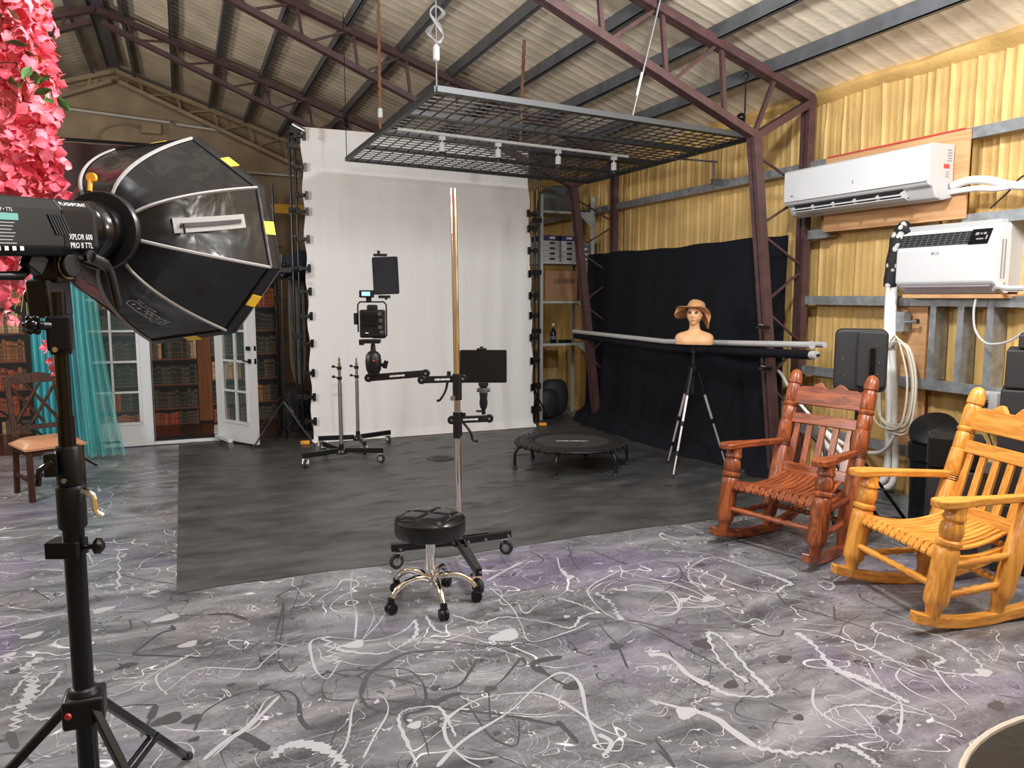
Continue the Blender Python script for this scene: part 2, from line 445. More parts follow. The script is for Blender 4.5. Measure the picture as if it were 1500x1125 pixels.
for w, sq, l in ((.055, 0, D([(0, 490), (60, 490), (110, 520), (160, 570), (240, 610)])), (.03, .006, D([(240, 610), (330, 650), (480, 655), (480, 630), (400, 550), (300, 430), (250, 400), (240, 420), (290, 520), (400, 600)])),
                 (.045, 0, D([(0, 670), (120, 700), (260, 740), (330, 790), (430, 860)])), (.03, .008, D([(430, 860), (560, 880), (700, 880), (780, 850), (860, 890), (930, 941)])),
                 (.025, .006, D([(570, 385), (700, 400), (850, 450), (1000, 520), (1150, 555), (1300, 570), (1340, 560), (1300, 500), (1200, 430), (1000, 370), (910, 360), (900, 390), (1000, 430), (1100, 470), (1180, 510), (1140, 530), (1190, 545)])),
                 (.055, .008, D([(590, 400), (660, 450), (740, 540), (860, 590), (960, 640), (1040, 680)])), (.014, 0, D([(660, 620), (665, 700), (780, 780), (890, 820), (905, 795), (820, 700)])),
                 (.02, .004, D([(690, 735), (750, 700), (850, 690), (1000, 710), (1130, 735)])), (.018, 0, D([(160, 140), (300, 190), (420, 230), (510, 240)])),
                 (.04, .005, D([(510, 240), (540, 215), (570, 205), (500, 175), (400, 140), (330, 115)])), (.015, 0, D([(330, 115), (250, 100), (180, 130), (160, 170), (220, 240), (300, 290), (120, 300), (10, 295), (60, 335), (120, 310), (80, 240), (0, 235)])),
                 (.02, 0, D([(0, 185), (80, 200), (170, 230), (240, 265), (300, 290)])), (.014, 0, D([(880, 520), (900, 560), (960, 640), (1010, 690), (1000, 800), (960, 790)])),
                 (.012, 0, D([(680, 520), (760, 560), (900, 640), (1050, 700), (1220, 750), (1180, 690), (1060, 640), (990, 580), (1010, 540)])), (.014, 0, D([(1140, 540), (1200, 620), (1280, 690)])),
                 (.012, 0, D([(0, 70), (120, 75), (260, 90), (330, 120)])), (.02, 0, D([(550, 140), (590, 170), (560, 180)])), (.02, 0, D([(690, 190), (740, 210), (720, 230), (680, 210)])),
                 (.016, 0, C([(290, 90), (285, 170), (305, 250), (300, 340)])), (.016, 0, C([(520, 270), (480, 310), (400, 340), (310, 350)])),
                 (.025, .005, C([(520, 270), (525, 320), (480, 360), (390, 395), (240, 380), (270, 360)])), (.02, .004, C([(560, 255), (600, 310), (700, 330), (810, 360), (790, 335)])),
                 (.02, .004, C([(650, 250), (760, 280), (850, 260), (1000, 280), (1090, 300), (1130, 260), (1180, 240), (1110, 210), (1040, 190)])), (.014, 0, C([(790, 150), (870, 220), (910, 290), (945, 350), (1080, 315), (1160, 280)])),
                 (.03, 0, C([(910, 60), (850, 90), (780, 130)])), (.016, 0, C([(1270, 90), (1160, 150), (1170, 200), (1240, 260), (1340, 285)])), (.03, .012, C([(1180, 170), (1240, 210), (1260, 250), (1280, 270)])),
                 (.02, .003, C([(530, 812), (500, 740), (460, 640), (490, 600), (600, 590), (640, 640), (670, 700)])), (.022, 0, C([(600, 810), (700, 710), (860, 610), (960, 520), (1050, 465), (1120, 500), (1150, 620), (1190, 720), (1230, 760)])),
                 (.02, 0, C([(760, 812), (700, 780), (640, 720), (630, 650), (680, 600), (760, 560), (880, 540), (1000, 545), (1120, 610), (1200, 670), (1370, 730)])), (.06, .012, C([(0, 780), (50, 730), (150, 730), (230, 770), (270, 812)])),
                 (.03, .022, C([(190, 330), (215, 390), (240, 430)])), (.018, 0, C([(240, 430), (200, 485), (160, 460), (140, 400), (140, 350), (200, 335), (320, 345)])),
                 (.012, 0, C([(210, 812), (270, 720), (290, 600), (310, 560)])), (.012, 0, C([(330, 780), (370, 700), (420, 610), (410, 560), (380, 545)])), (.03, 0, C([(1190, 690), (1240, 720), (1210, 770)])),
                 (.014, 0, C([(0, 350), (30, 360), (90, 370)])), (.02, 0, C([(1040, 40), (1060, 100), (1120, 135), (1110, 115)])), (.014, 0, C([(1270, 90), (1340, 110), (1420, 130), (1500, 140)])), (.014, 0, C([(1310, 175), (1400, 165), (1480, 190), (1480, 240), (1430, 255)])),
                 (.012, 0, C([(350, 200), (370, 260), (330, 340)])), (.012, 0, C([(420, 230), (380, 290), (320, 350)])),
                 (.016, 0, E_([(0, 650), (70, 630), (150, 615), (290, 590), (400, 590), (500, 590)])), (.022, 0, E_([(0, 430), (80, 430), (180, 410), (240, 400)])), (.02, .004, E_([(0, 460), (60, 465), (110, 450), (220, 455)])),
                 (.05, .02, E_([(50, 1000), (60, 940), (100, 880), (110, 830), (80, 790), (140, 750)])), (.018, 0, E_([(340, 890), (440, 860), (530, 800), (660, 735)])),
                 (.014, 0, E_([(660, 735), (560, 790), (530, 820), (545, 855), (570, 860), (650, 800), (720, 785), (860, 790), (900, 760), (974, 700)])), (.022, .005, E_([(80, 935), (130, 960), (190, 950)])),
                 (.022, .004, E_([(0, 930), (60, 910), (120, 890), (200, 810), (190, 800), (90, 820), (40, 880)])), (.03, 0, E_([(690, 1100), (760, 1040), (850, 980), (950, 880)])), (.012, 0, E_([(720, 1090), (860, 960), (900, 900), (940, 875)])),
                 (.022, 0, E_([(270, 380), (300, 400), (320, 440)])), (.02, 0, E_([(280, 355), (340, 358), (390, 360)])), (.022, .004, E_([(290, 250), (370, 220), (372, 240), (320, 275)])),
                 (.016, 0, E_([(540, 1045), (620, 1040), (655, 1060), (650, 1095)])), (.02, .01, E_([(310, 1010), (330, 1050), (365, 1060), (350, 1000), (330, 990)])), (.02, .01, E_([(400, 370), (405, 440), (400, 520)])),
                 (.02, 0, E_([(20, 220), (60, 205), (70, 190)])), (.02, .005, E_([(470, 160), (560, 180), (640, 182)])), (.012, 0, E_([(550, 60), (630, 90), (620, 110)]))):
    ribbon(wht, l, w, Z2, .22, 6 if not sq else 9, sq)
for c, r, st in ((C([(850, 328)])[0], .07, 1.5), (C([(300, 360)])[0], .05, 1.3), (C([(520, 656)])[0], .03, 1.3), (C([(1075, 258)])[0], .02, 1.2), (E_([(350, 588)])[0], .045, 1.6), (E_([(565, 616)])[0], .05, 1.8),
                 (E_([(640, 705)])[0], .04, 1.5), (E_([(520, 528)])[0], .03, 1.5), (D([(240, 265)])[0], .04, 1.6), (D([(150, 720)])[0], .05, 1.3), (D([(1340, 560)])[0], .04, 1.3), (D([(140, 270)])[0], .03, 1.8), (E_([(110, 675)])[0], .04, 1.6), (E_([(30, 742)])[0], .03, 1.5)):
    blob(wht, c, r, Z2, st, .4)
for w, l in ((.035, C([(640, 380), (500, 390), (430, 420), (350, 470), (320, 550)])), (.02, C([(320, 550), (350, 590), (420, 610), (470, 625)])), (.022, C([(310, 560), (420, 565), (530, 580), (660, 600), (850, 620), (1060, 660)])),
             (.04, C([(500, 665), (485, 620), (550, 600), (640, 550), (690, 540)])), (.02, C([(690, 540), (760, 540), (830, 500), (890, 430), (910, 410), (925, 435), (890, 440)])), (.014, C([(300, 565), (200, 560), (180, 520), (200, 480), (260, 455), (370, 455)])),
             (.02, C([(370, 455), (480, 450), (540, 490), (560, 550), (540, 590)])), (.02, C([(370, 470), (470, 490), (600, 525), (680, 510), (720, 460), (740, 430)])), (.05, C([(1020, 475), (960, 450), (960, 425), (1060, 405)])),
             (.02, C([(970, 440), (1030, 490), (1110, 520)])), (.03, C([(0, 540), (50, 530), (90, 560), (100, 630), (130, 665), (160, 660)])), (.012, C([(790, 530), (792, 580), (795, 645)])), (.035, C([(1040, 640), (1090, 690), (1115, 720)])),
             (.014, C([(1190, 280), (1230, 330), (1260, 360), (1300, 450)])), (.012, C([(850, 380), (930, 400), (1000, 460)])), (.012, C([(720, 745), (800, 760), (930, 812)])), (.012, C([(540, 360), (560, 335), (660, 350), (820, 368), (950, 350), (1080, 325), (1200, 290), (1320, 275), (1500, 320)])),
             (.012, C([(20, 190), (20, 180), (60, 160), (120, 140)])), (.016, C([(40, 210), (35, 300), (20, 400), (60, 460), (90, 440)])), (.012, C([(130, 80), (90, 180), (60, 260)])), (.012, C([(830, 30), (860, 70), (940, 80), (990, 50), (940, 20)])),
             (.014, C([(1080, 0), (1100, 60), (1130, 95)])), (.022, C([(1140, 10), (1200, 30), (1300, 70)])), (.014, C([(750, 180), (850, 190), (940, 165)])), (.02, C([(210, 730), (240, 650), (250, 620)])), (.012, C([(530, 650), (560, 720), (570, 770)])),
             (.014, C([(700, 560), (740, 620), (800, 700), (890, 730), (900, 640)])), (.02, C([(1340, 285), (1400, 310), (1500, 370)])), (.02, C([(1400, 710), (1440, 760), (1470, 812)])),
             (.022, E_([(450, 740), (540, 670), (590, 655), (580, 640)])), (.02, E_([(450, 740), (600, 745), (700, 750), (740, 720)])), (.014, E_([(560, 580), (600, 605), (700, 605)])), (.035, E_([(700, 605), (780, 602), (840, 622)])), (.03, E_([(400, 770), (440, 785)])),
             (.02, E_([(480, 1020), (510, 960)])), (.04, E_([(510, 960), (530, 910)])), (.016, E_([(530, 910), (440, 912), (340, 935)])), (.05, E_([(790, 1000), (860, 1030), (910, 1065)])), (.014, E_([(660, 1000), (700, 930), (820, 870), (930, 860), (974, 900)])),
             (.014, E_([(965, 560), (955, 600), (945, 640), (935, 690)])), (.016, E_([(945, 700), (950, 770), (974, 800)])), (.014, E_([(830, 680), (830, 730), (890, 690)])), (.014, E_([(360, 665), (440, 655), (440, 620)])), (.04, E_([(30, 1000), (55, 1060)])), (.03, E_([(0, 1080), (60, 1075), (110, 1110)])),
             (.02, E_([(600, 520), (580, 550), (600, 560)])), (.014, E_([(320, 540), (345, 550)])), (.016, E_([(420, 495), (450, 500)])), (.012, E_([(340, 450), (460, 480), (600, 500)])), (.012, E_([(0, 545), (100, 520), (180, 560)])),
             (.014, D([(0, 400), (80, 430), (160, 470), (280, 530)])), (.012, D([(80, 470), (130, 550), (240, 640)])), (.012, D([(250, 530), (240, 600), (240, 650), (160, 670)])), (.016, D([(510, 240), (560, 290), (700, 330), (880, 385)])), (.016, D([(300, 340), (360, 370), (440, 400), (520, 415), (540, 390)])),
             (.012, D([(740, 290), (745, 360)])), (.014, D([(430, 210), (440, 240), (400, 230), (440, 205), (490, 215)])), (.012, D([(340, 240), (380, 300)])), (.014, D([(480, 680), (560, 715)])), (.012, D([(940, 320), (1020, 350)])), (.014, D([(840, 240), (860, 270), (960, 310), (1050, 350), (1110, 385)])),
             (.012, D([(450, 60), (560, 120), (620, 160)])), (.012, D([(20, 110), (110, 130), (130, 180), (40, 250), (0, 280)])), (.03, D([(190, 430), (230, 470)])), (.012, D([(1400, 650), (1500, 665)])), (.012, D([(1200, 800), (1270, 830)])), (.02, D([(40, 870), (100, 930)]))):
    ribbon(blk, l, w, Z1, .25)
for c, r, st in ((C([(1255, 368)])[0], .04, 1.3), (C([(795, 523)])[0], .03, 1.3), (C([(595, 520)])[0], .025, 1.3), (C([(130, 93)])[0], .05, 1.5), (C([(795, 78)])[0], .03, 1.5), (C([(815, 235)])[0], .02, 1.6), (C([(1095, 512)])[0], .04, 1.4), (C([(820, 686)])[0], .018, 1.4),
                 (E_([(570, 960)])[0], .05, 1.5), (E_([(655, 960)])[0], .04, 1.2), (E_([(430, 778)])[0], .03, 2), (E_([(785, 843)])[0], .02, 1.3), (E_([(895, 848)])[0], .02, 1.6), (E_([(45, 797)])[0], .03, 1.3), (D([(220, 445)])[0], .06, 1.2), (D([(330, 608)])[0], .035, 1.5),
                 (D([(395, 375)])[0], .025, 1.5), (D([(540, 505)])[0], .035, 1.7), (D([(940, 745)])[0], .032, 1.4), (D([(1010, 755)])[0], .02, 1.3), (D([(600, 740)])[0], .024, 1.4), (D([(1390, 692)])[0], .035, 1.6), (D([(210, 130)])[0], .03, 1.6), (E_([(660, 1028)])[0], .02, 1.4)):
    blob(blk, c, r, Z1, st, .4)
# more of the same print where the photo shows only small marks
rnd = random.Random(11)
for k in range(40):
    x = rnd.uniform(-3.5, 4.6); y = rnd.uniform(.3, 4.4)
    if k % 3 == 0: x = rnd.uniform(-4, -.3); y = rnd.uniform(3.5, 9)
    a = rnd.uniform(0, 6.3); pts = []
    for i in range(rnd.randint(3, 6)):
        pts.append((x, y)); a += rnd.uniform(-1.2, 1.2); s = rnd.uniform(.07, .22); x += s*math.cos(a); y += s*math.sin(a)
    ribbon(wht if k % 2 else blk, pts, rnd.uniform(.007, .014), Z2 if k % 2 else Z1, .2)
for k in range(260):
    x = rnd.uniform(-3, 4.6); y = rnd.uniform(1.2, 4.4)
    if k % 4 == 0: x = rnd.uniform(-3, -.2); y = rnd.uniform(4, 7)
    blob(wht if k % 3 else blk, (x, y), rnd.uniform(.004, .013), Z2, rnd.uniform(1, 2.2), rnd.uniform(0, 3))
PW = mat('white_poured_paint', (.37, .37, .39), .3); PB = mat('black_poured_paint', (.06, .06, .065), .3)
obj('white_paint_lines', wht, PW, floor, kind='stuff'); obj('black_paint_lines', blk, PB, floor, kind='stuff')

# dark slate mat
def mat_material():
    m, nt, b, N, L = nodes('dark_slate_vinyl')
    setc(b, (.05, .05, .05), .40, 0, .4)
    tc = N('ShaderNodeTexCoord'); mp = N('ShaderNodeMapping'); mp.inputs['Scale'].default_value = (1, 2.2, 1); L(tc.outputs['Object'], mp.inputs[0])
    n = N('ShaderNodeTexNoise'); n.inputs['Scale'].default_value = 2.2; n.inputs['Detail'].default_value = 8; n.inputs['Roughness'].default_value = .7; L(mp.outputs[0], n.inputs['Vector'])
    r = N('ShaderNodeValToRGB'); e = r.color_ramp.elements; e[0].position = .3; e[0].color = (.022, .022, .022, 1); e[1].position = .76; e[1].color = (.10, .10, .098, 1)
    L(n.outputs['Fac'], r.inputs[0]); L(r.outputs[0], b.inputs['Base Color'])
    n3 = N('ShaderNodeTexNoise'); n3.inputs['Scale'].default_value = 60; L(tc.outputs['Object'], n3.inputs['Vector'])
    bp = N('ShaderNodeBump'); bp.inputs['Strength'].default_value = .12; bp.inputs['Distance'].default_value = .01; L(n3.outputs['Fac'], bp.inputs['Height']); L(bp.outputs[0], b.inputs['Normal'])
    return m
rm = random.Random(4)
wr = [(rm.uniform(-.1, 4.9), rm.uniform(4.9, 9.5), rm.uniform(-.5, .5), rm.uniform(.10, .26), rm.uniform(.006, .014)) for _ in range(300)]
WR = {}
for w in wr:
    for i in range(int((w[0]-.35)//.35), int((w[0]+.35)//.35)+1):
        for j in range(int((w[1]-.35)//.35), int((w[1]+.35)//.35)+1):
            WR.setdefault((i, j), []).append(w)
def mat_h(x, y):
    h = 0.003
    for (cx, cy, a, l, s) in WR.get((int(x//.35), int(y//.35)), ()):
        dx = x-cx; dy = y-cy
        u = dx*math.cos(a)+dy*math.sin(a); v = -dx*math.sin(a)+dy*math.cos(a)+.25*u*u
        h += s*math.exp(-(u/l)**2*2.2)*math.exp(-(v/.026)**2)
    return h
def matf(u, v):
    x = -.10+u*5.0; y = 4.54+v*6.0
    if v == 0: y += .012*math.sin(x*3)+.006*math.sin(x*11)
    return (x, y, mat_h(x, y))
mb = MB(); mb.grid(matf, 200, 330)
slate = single('floor_mat', mb, mat_material(), 'large dark slate-look vinyl mat with wrinkles lying under stool base and trampoline', 'mat', loc=(2.4, 7.5, 0))
# round cover on the mat
mb = MB(); c = floor_at(645, 672)
mb.lathe([(.14, 0), (.14, .006), (.125, .008)], 28, (c.x, c.y, .004))
for k in range(5): mb.box((c.x, c.y-.07+.035*k, .0125), (.16, .012, .003))
single('floor_cover', mb, mat('dark_rubber', (.02, .02, .02), .5), 'small round black floor cover set in the dark mat', 'cover')

# right wall: ribbed sheet sprayed with yellow foam
def foam(name, c, bump=.5):
    m, nt, b, N, L = nodes(name); setc(b, c, .55)
    tc = N('ShaderNodeTexCoord')
    n = N('ShaderNodeTexNoise'); n.inputs['Scale'].default_value = 2.2; n.inputs['Detail'].default_value = 6; L(tc.outputs['Object'], n.inputs['Vector'])
    r = N('ShaderNodeValToRGB'); e = r.color_ramp.elements; e[0].position = .3; e[1].position = .72
    e[0].color = (*[q*.72 for q in c], 1); e[1].color = (*[min(1, q*1.15) for q in c], 1); L(n.outputs['Fac'], r.inputs[0]); L(r.outputs[0], b.inputs['Base Color'])
    n2 = N('ShaderNodeTexNoise'); n2.inputs['Scale'].default_value = 26; n2.inputs['Detail'].default_value = 4; L(tc.outputs['Object'], n2.inputs['Vector'])
    bp = N('ShaderNodeBump'); bp.inputs['Strength'].default_value = bump; bp.inputs['Distance'].default_value = .012; L(n2.outputs['Fac'], bp.inputs['Height']); L(bp.outputs[0], b.inputs['Normal'])
    return m
FOAM = foam('yellow_spray_foam', (.66, .43, .15)); FOAMC = foam('cream_spray_foam', (.75, .645, .49), .3); FOAMB = foam('tan_spray_foam', (.36, .26, .15), .3)
from mathutils import noise as MN
def wall_x(y, z):
    k = (y % .2)/.2; rib = .018*math.exp(-((k-.5)/.055)**2)+.006*math.exp(-((k-.15)/.05)**2)+.004*math.exp(-((k-.8)/.04)**2)
    n = .015*MN.noise(V((y*1.7, z*1.3, 3)))+.003*MN.noise(V((y*9, z*2, 1)))
    x = 5.25-rib*(1 if z < 3.1 else .6)-n
    dr = 0
    if z > 2.75:   # drips below the eave
        dr = .018*max(0, MN.noise(V((y*22, z*1.4, 9)))) * min(1, (z-2.75)/.3)
    return x-dr
mb = MB()
NY, NZ = 1900, 30
mb.grid(lambda u, v: (wall_x(-4+u*19.1, v*3.42), -4+u*19.1, v*3.42), NY, NZ)
wall_r = struct('wall_right', mb, FOAM)
mb = MB(); mb.bb(5.32, 5.42, -4, 15.2, 0, 3.6); obj('outer_sheet', mb, GALV, wall_r)
# eave roll of foam
mb = MB()
mb.grid(lambda u, v: ((5.30-.10*math.sin(v*PI)-.05*v)-.03*MN.noise(V((u*60, v*3, 0))), -4+u*19.1, 3.30+.16*v+.02*MN.noise(V((u*40, v*2, 5)))), 400, 6)
obj('eave_foam', mb, FOAM, wall_r)
for z in (2.78, 2.19, 1.62, 1.0, .47):
    y0 = -4
    spans = [(-4, BACK_Y)]
    if z == 2.19: spans = [(-4, 3.84), (5.08, 5.3)]
    if z < 1.7 and z > 1.5: spans = [(-4, 5.3)]
    if z == 1.0: spans = [(-4, 5.3)]
    if z == .47: spans = [(-4, 5.3)]
    for a, b_ in spans:
        mb = MB(); mb.bb(5.09, 5.13, a, b_, z-.03, z+.03); mb.bb(5.13, 5.23, a, b_, z-.03, z-.024); mb.bb(5.09, 5.10, a, b_, z-.045, z-.03)
        obj('wall_girt', mb, GALV, wall_r)
for y in (4.02, 3.80, 3.58, 2.9, 2.3):
    mb = MB(); mb.bb(5.09, 5.095, y-.025, y+.025, 1.03, 1.59); mb.bb(5.095, 5.22, y-.025, y-.02, 1.03, 1.59); mb.bb(5.095, 5.10, y+.017, y+.025, 1.03, 1.59)
    obj('wall_stud', mb, GALV, wall_r)
mb = MB(); mb.bb(5.13, 5.24, -4, 5.3, 0, .09); obj('base_channel', mb, GALV, wall_r)

# back wall
def backf(u, v):
    x = -7+u*12.3; z = v*roof_z(x)
    k = (x % .3)/.3
    return (x, BACK_Y-.012*math.exp(-((k-.5)/.06)**2)-.03*MN.noise(V((x*1.5, z, 2))), z)
mb = MB(); mb.grid(backf, 300, 24)
wall_b = struct('wall_back', mb, FOAMB)
PIPEW = mat('dull_white_pipe', (.6, .58, .54), .5)
for x0, z0, x1, z1 in ((-1.75, 4.72, -.05, 4.62), (.05, 4.60, .75, 4.55), (1.15, 3.86, 2.1, 3.84), (1.9, 2.75, 3.2, 2.72)):
    mb = MB(); mb.cyl((x0, 14.9, z0), (x1, 14.9, z1), .022); obj('conduit', mb, PIPEW, wall_b)
mb = MB(); mb.tube(smooth_path([(-1.3, 15, 3.2), (-1.3, 15, 3.9), (-1.15, 15, 4.4), (-.8, 15, 4.55), (-.5, 15, 4.5)]), .014, 6); mb.box((-.35, 14.98, 4.5), (.3, .12, .16)); obj('conduit', mb, FOAMB, wall_b)
# left and front walls, behind the camera
mb = MB(); mb.bb(-7.1, -7.0, -4, 15.2, 0, 3.5); struct('wall_left', mb, FOAM)
mb = MB(); mb.prism([(-7.1, 0), (5.4, 0), (5.4, 3.4), (RIDGE_X, 5.6), (-7.1, 3.4)], .1, None, (0, -4.05, 0)); struct('wall_front', mb, FOAM)

# roof
def roof_fn(sgn):
    def f(u, v):
        y = -4.1+v*19.4
        x = RIDGE_X+sgn*u*(EAVE_X+.1-RIDGE_X)
        k = (y % .16)/.16
        z = roof_z(x)+.055-.007*math.exp(-((k-.5)/.13)**2)-.02*MN.noise(V((x*1.3, y*1.3, 0)))
        return (x, y, z)
    return f
mb = MB(); mb.grid(roof_fn(1), 24, 1100); mb.grid(roof_fn(-1), 16, 600)
ceil = struct('ceiling', mb, FOAMC)
PURL = mat('purlin_steel', (.10, .105, .115), .5, .2, var=.2)
px_list = [1.19+.58*k for k in range(-3, 7)]
for i, x in enumerate(px_list+[2*RIDGE_X-x for x in px_list if x > -.6]):
    z = roof_z(x)
    mb = MB(); mb.bb(x-.03, x-.022, -4, 15, z-.07, z+.05); mb.bb(x-.03, x+.015, -4, 15, z-.07, z-.062)
    obj('purlin', mb, PURL, ceil)
mb = MB(); mb.bb(RIDGE_X-.10, RIDGE_X+.10, 5.6, 14.7, 5.395, 5.41); mb.bb(RIDGE_X-.10, RIDGE_X-.09, 5.6, 14.7, 5.36, 5.395); mb.bb(RIDGE_X+.09, RIDGE_X+.10, 5.6, 14.7, 5.36, 5.395)
obj('ridge_channel', mb, PURL, ceil)

# trusses
def truss(y, m, label, bar=.03, right_only=False, cx=0, nm='roof_truss'):
    t = thing(nm, label, 'truss', (5.09, y, 0), 0, 'steel roof trusses', True)
    for s in ((1,) if right_only else (1, -1)):
        X = lambda x: x if s == 1 else 2*RIDGE_X-x
        mb = MB()
        for o_ in (-.028, .028): mb.beam((X(-.86), y+o_, 5.37), (X(5.10), y+o_, 3.345), .045, .07)
        obj('top_chord', mb, m, t)
        mb = MB()
        for o_ in (-.028, .028): mb.beam((X(-.80), y+o_, 5.20), (X(4.50), y+o_, 2.99), .045, .06)
        obj('bottom_chord', mb, m, t)
        tz = lambda x: 5.37-(x+.86)*.3398
        bz = lambda x: 5.20-(x+.80)*.417
        xs = [-.5+.58*k for k in range(0, 9)]
        for k, x in enumerate(xs):
            mb = MB(); mb.beam((X(x+.05), y, bz(x+.05)), (X(x), y, tz(x)), bar, bar, (0, 1, 0)); obj('web_bar', mb, m, t)
            if k < len(xs)-1:
                mb = MB(); mb.beam((X(x+.1), y, bz(x+.1)), (X(x+.54), y, tz(x+.54)), bar*.8, bar*.8, (0, 1, 0)); obj('web_bar', mb, m, t)
        mb = MB(); mb.beam((X(4.50), y, 3.0), (X(4.70), y, 3.48), bar, bar, (0, 1, 0)); obj('web_bar', mb, m, t)
        mb = MB()
        for o_ in (-.03, .03): mb.beam((X(4.48), y+o_, 2.97), (X(5.08), y+o_, 3.31), .045, .06)
        obj('knee_brace', mb, m, t)
        mb = MB()
        for o_ in (-.03, .03): mb.bb(X(5.05), X(5.12), y+o_-.02, y+o_+.02, 0, 3.36)
        obj('outer_column', mb, m, t)
        mb = MB()
        for o_ in (-.03, .03): mb.beam((X(4.50), y+o_, 3.0), (X(4.88), y+o_, 0), .04, .08, (1, 0, 0))
        obj('inner_column', mb, m, t)
        ix = lambda z: 4.50+.38*(3-z)/3
        z = 2.85; k = 0
        while z > .3:
            z2 = z-.27
            mb = MB()
            if k % 2 == 0: mb.beam((X(ix(z)), y, z), (X(5.07), y, z2), .018, .018, (0, 1, 0))
            else: mb.beam((X(5.07), y, z), (X(ix(z2)), y, z2), .018, .018, (0, 1, 0))
            obj('lattice_bar', mb, m, t); z = z2-.06; k += 1
    return t
truss(5.35, PRIM, 'nearest maroon steel truss and lattice column in front of the wall air conditioner', .034)
truss(8.62, PRIM, 'maroon steel truss crossing above the white backdrop, its column by the metal shelves')
truss(11.8, PRIM, 'third maroon steel truss back, peak above the softbox')
truss(14.85, FOAMB, 'tan foam-covered truss against the back gable wall')
# ------------------------------------------------------------------ rocking chairs
def rocking_chair(label, loc, heading, tone, group=None):
    c1, c2 = {'red': ((.33, .085, .025), (.10, .022, .01)), 'gold': ((.72, .33, .06), (.47, .17, .02))}[tone]
    W = {a: wood(tone+'_wood_'+a, c1, c2, a, .36, .15) for a in 'xyz'}
    GR = mat(tone+'_groove', tuple(q*.25 for q in c2), .5)
    t = thing('rocking_chair', label, 'chair', loc, heading, group)
    hf, hr = .335, .275           # half widths front and rear
    yx = lambda x: hr+(hf-hr)*(x+.15)/.42
    # runners
    for s in (1, -1):
        mb = MB(); n = 22; vs = []
        def rz(x): return (x+.05)**2/2.7
        for i in range(n+1):
            x = .37-.98*i/n; y = s*yx(max(min(x, .3), -.2)) if x > -.2 else s*(yx(-.2))
            zb = rz(x)+.001; h = .055
            for dy, dz in ((-.028, 0), (.028, 0), (.028, h), (-.028, h)): vs.append((x, y+dy, zb+dz))
        fs = [(4*i+k, 4*i+(k+1) % 4, 4*i+4+(k+1) % 4, 4*i+4+k) for i in range(n) for k in range(4)]
        fs += [(3, 2, 1, 0), (4*n, 4*n+1, 4*n+2, 4*n+3)]
        mb.add(vs, fs); obj('runner', mb, W['x'], t, .006)
    def axisM(a, b):
        d = (V(b)-V(a)).normalized(); x = d.orthogonal().normalized(); y = d.cross(x)
        return Matrix((x, y, d)).transposed()
    def post(name, a, b, prof):
        mb = MB(); mb.lathe(prof, 20, a, axisM(a, b))
        return obj(name, mb, W['z'], t)
    for s in (1, -1):
        a = (.265, s*hf, .07); b = (.165, s*hf, .635); L = (V(b)-V(a)).length
        fp = [(.030, -.02), (.030, .01), (.040, .06), (.047, .075), (.056, .085), (.058, .12), (.058, .33), (.056, .36), (.048, .372), (.060, .385), (.060, .40), (.045, .412), (.053, .425), (.057, .45), (.052, .485), (.045, .50), (.054, .51), (.054, .525), (.048, .535), (.050, L)]
        post('front_post', a, b, fp)
        a = (-.15, s*hr, .07); b = (-.45, s*hr, 1.135); L = (V(b)-V(a)).length
        bp = [(.028, -.02), (.030, .01), (.040, .05), (.050, .07), (.052, .1), (.051, .55), (.0475, .556), (.051, .562), (.0475, .568), (.051, .574), (.0475, .580), (.051, .586), (.050, .72), (.049, .735), (.044, .74), (.047, .75), (.047, .83), (.041, .838), (.050, .85), (.050, .862), (.041, .872), (.046, .885),
              (.046, .975), (.042, .99), (.038, 1.0), (.046, 1.008), (.046, 1.03), (.042, 1.06), (.032, 1.09), (.018, L-.005), (.004, L)]
        p = post('back_post', a, b, bp)
        g = MB()
        for h in (.556, .568, .580): g.lathe([(.0495, h-.0028), (.0495, h+.0028)], 20, a, axisM(a, b))
        obj('groove', g, GR, p)
        # armrest: flat board, wide rounded front
        mb = MB(); zt = .655
        pts = [(.285, -.035), (.29, .0), (.285, .035), (.255, .052), (.16, .05), (.08, .035), (-.10, .024), (-.30, .022), (-.30, -.022), (-.10, -.024), (.08, -.035), (.16, -.05), (.255, -.052)]
        M = Matrix(((1, 0, 0), (0, 0, 1), (0, 1, 0)))
        vs = []; n = len(pts)
        for dz in (-.02, .02):
            for (x, y) in pts:
                yy = s*(hf+(hr-.01-hf)*max(0, (.16-x)/.46))+y
                vs.append((x, yy, zt+dz-.03*max(0, (.2-x))))
        mb.add(vs, [tuple(range(n))[::-1], tuple(range(n, 2*n))]+[(i, (i+1) % n, (i+1) % n+n, i+n) for i in range(n)])
        obj('armrest', mb, W['x'], t, .008)
        # side stretchers
        for z in (.18, .33):
            a = (.24-.03*(z > .2), s*(hf-.005), z); b = (-.18-.04*(z > .2), s*(hr), z+.02)
            pts = [V(a).lerp(V(b), k/12) for k in range(13)]
            rr = [.014, .016, .018, .02, .016, .022, .016, .022, .016, .02, .018, .016, .014]
            mb = MB(); mb.tube(pts, rr, 10); obj('stretcher', mb, W['x'], t)
    # front and rear stretchers
    for (x, z, hw) in ((.245, .235, hf), (-.19, .20, hr)):
        pts = [V((x, -hw+2*hw*k/20, z)) for k in range(21)]
        rr = [.013, .015, .017, .018, .019, .019, .02, .014, .021, .014, .021, .014, .021, .014, .02, .019, .019, .018, .017, .015, .013]
        mb = MB(); mb.tube(pts, rr, 10); obj('stretcher', mb, W['y'], t)
    # seat rails
    mb = MB(); mb.tube([(.215, -hf+.03, .385), (.215, hf-.03, .385)], .017, 10); obj('seat_rail', mb, W['y'], t)
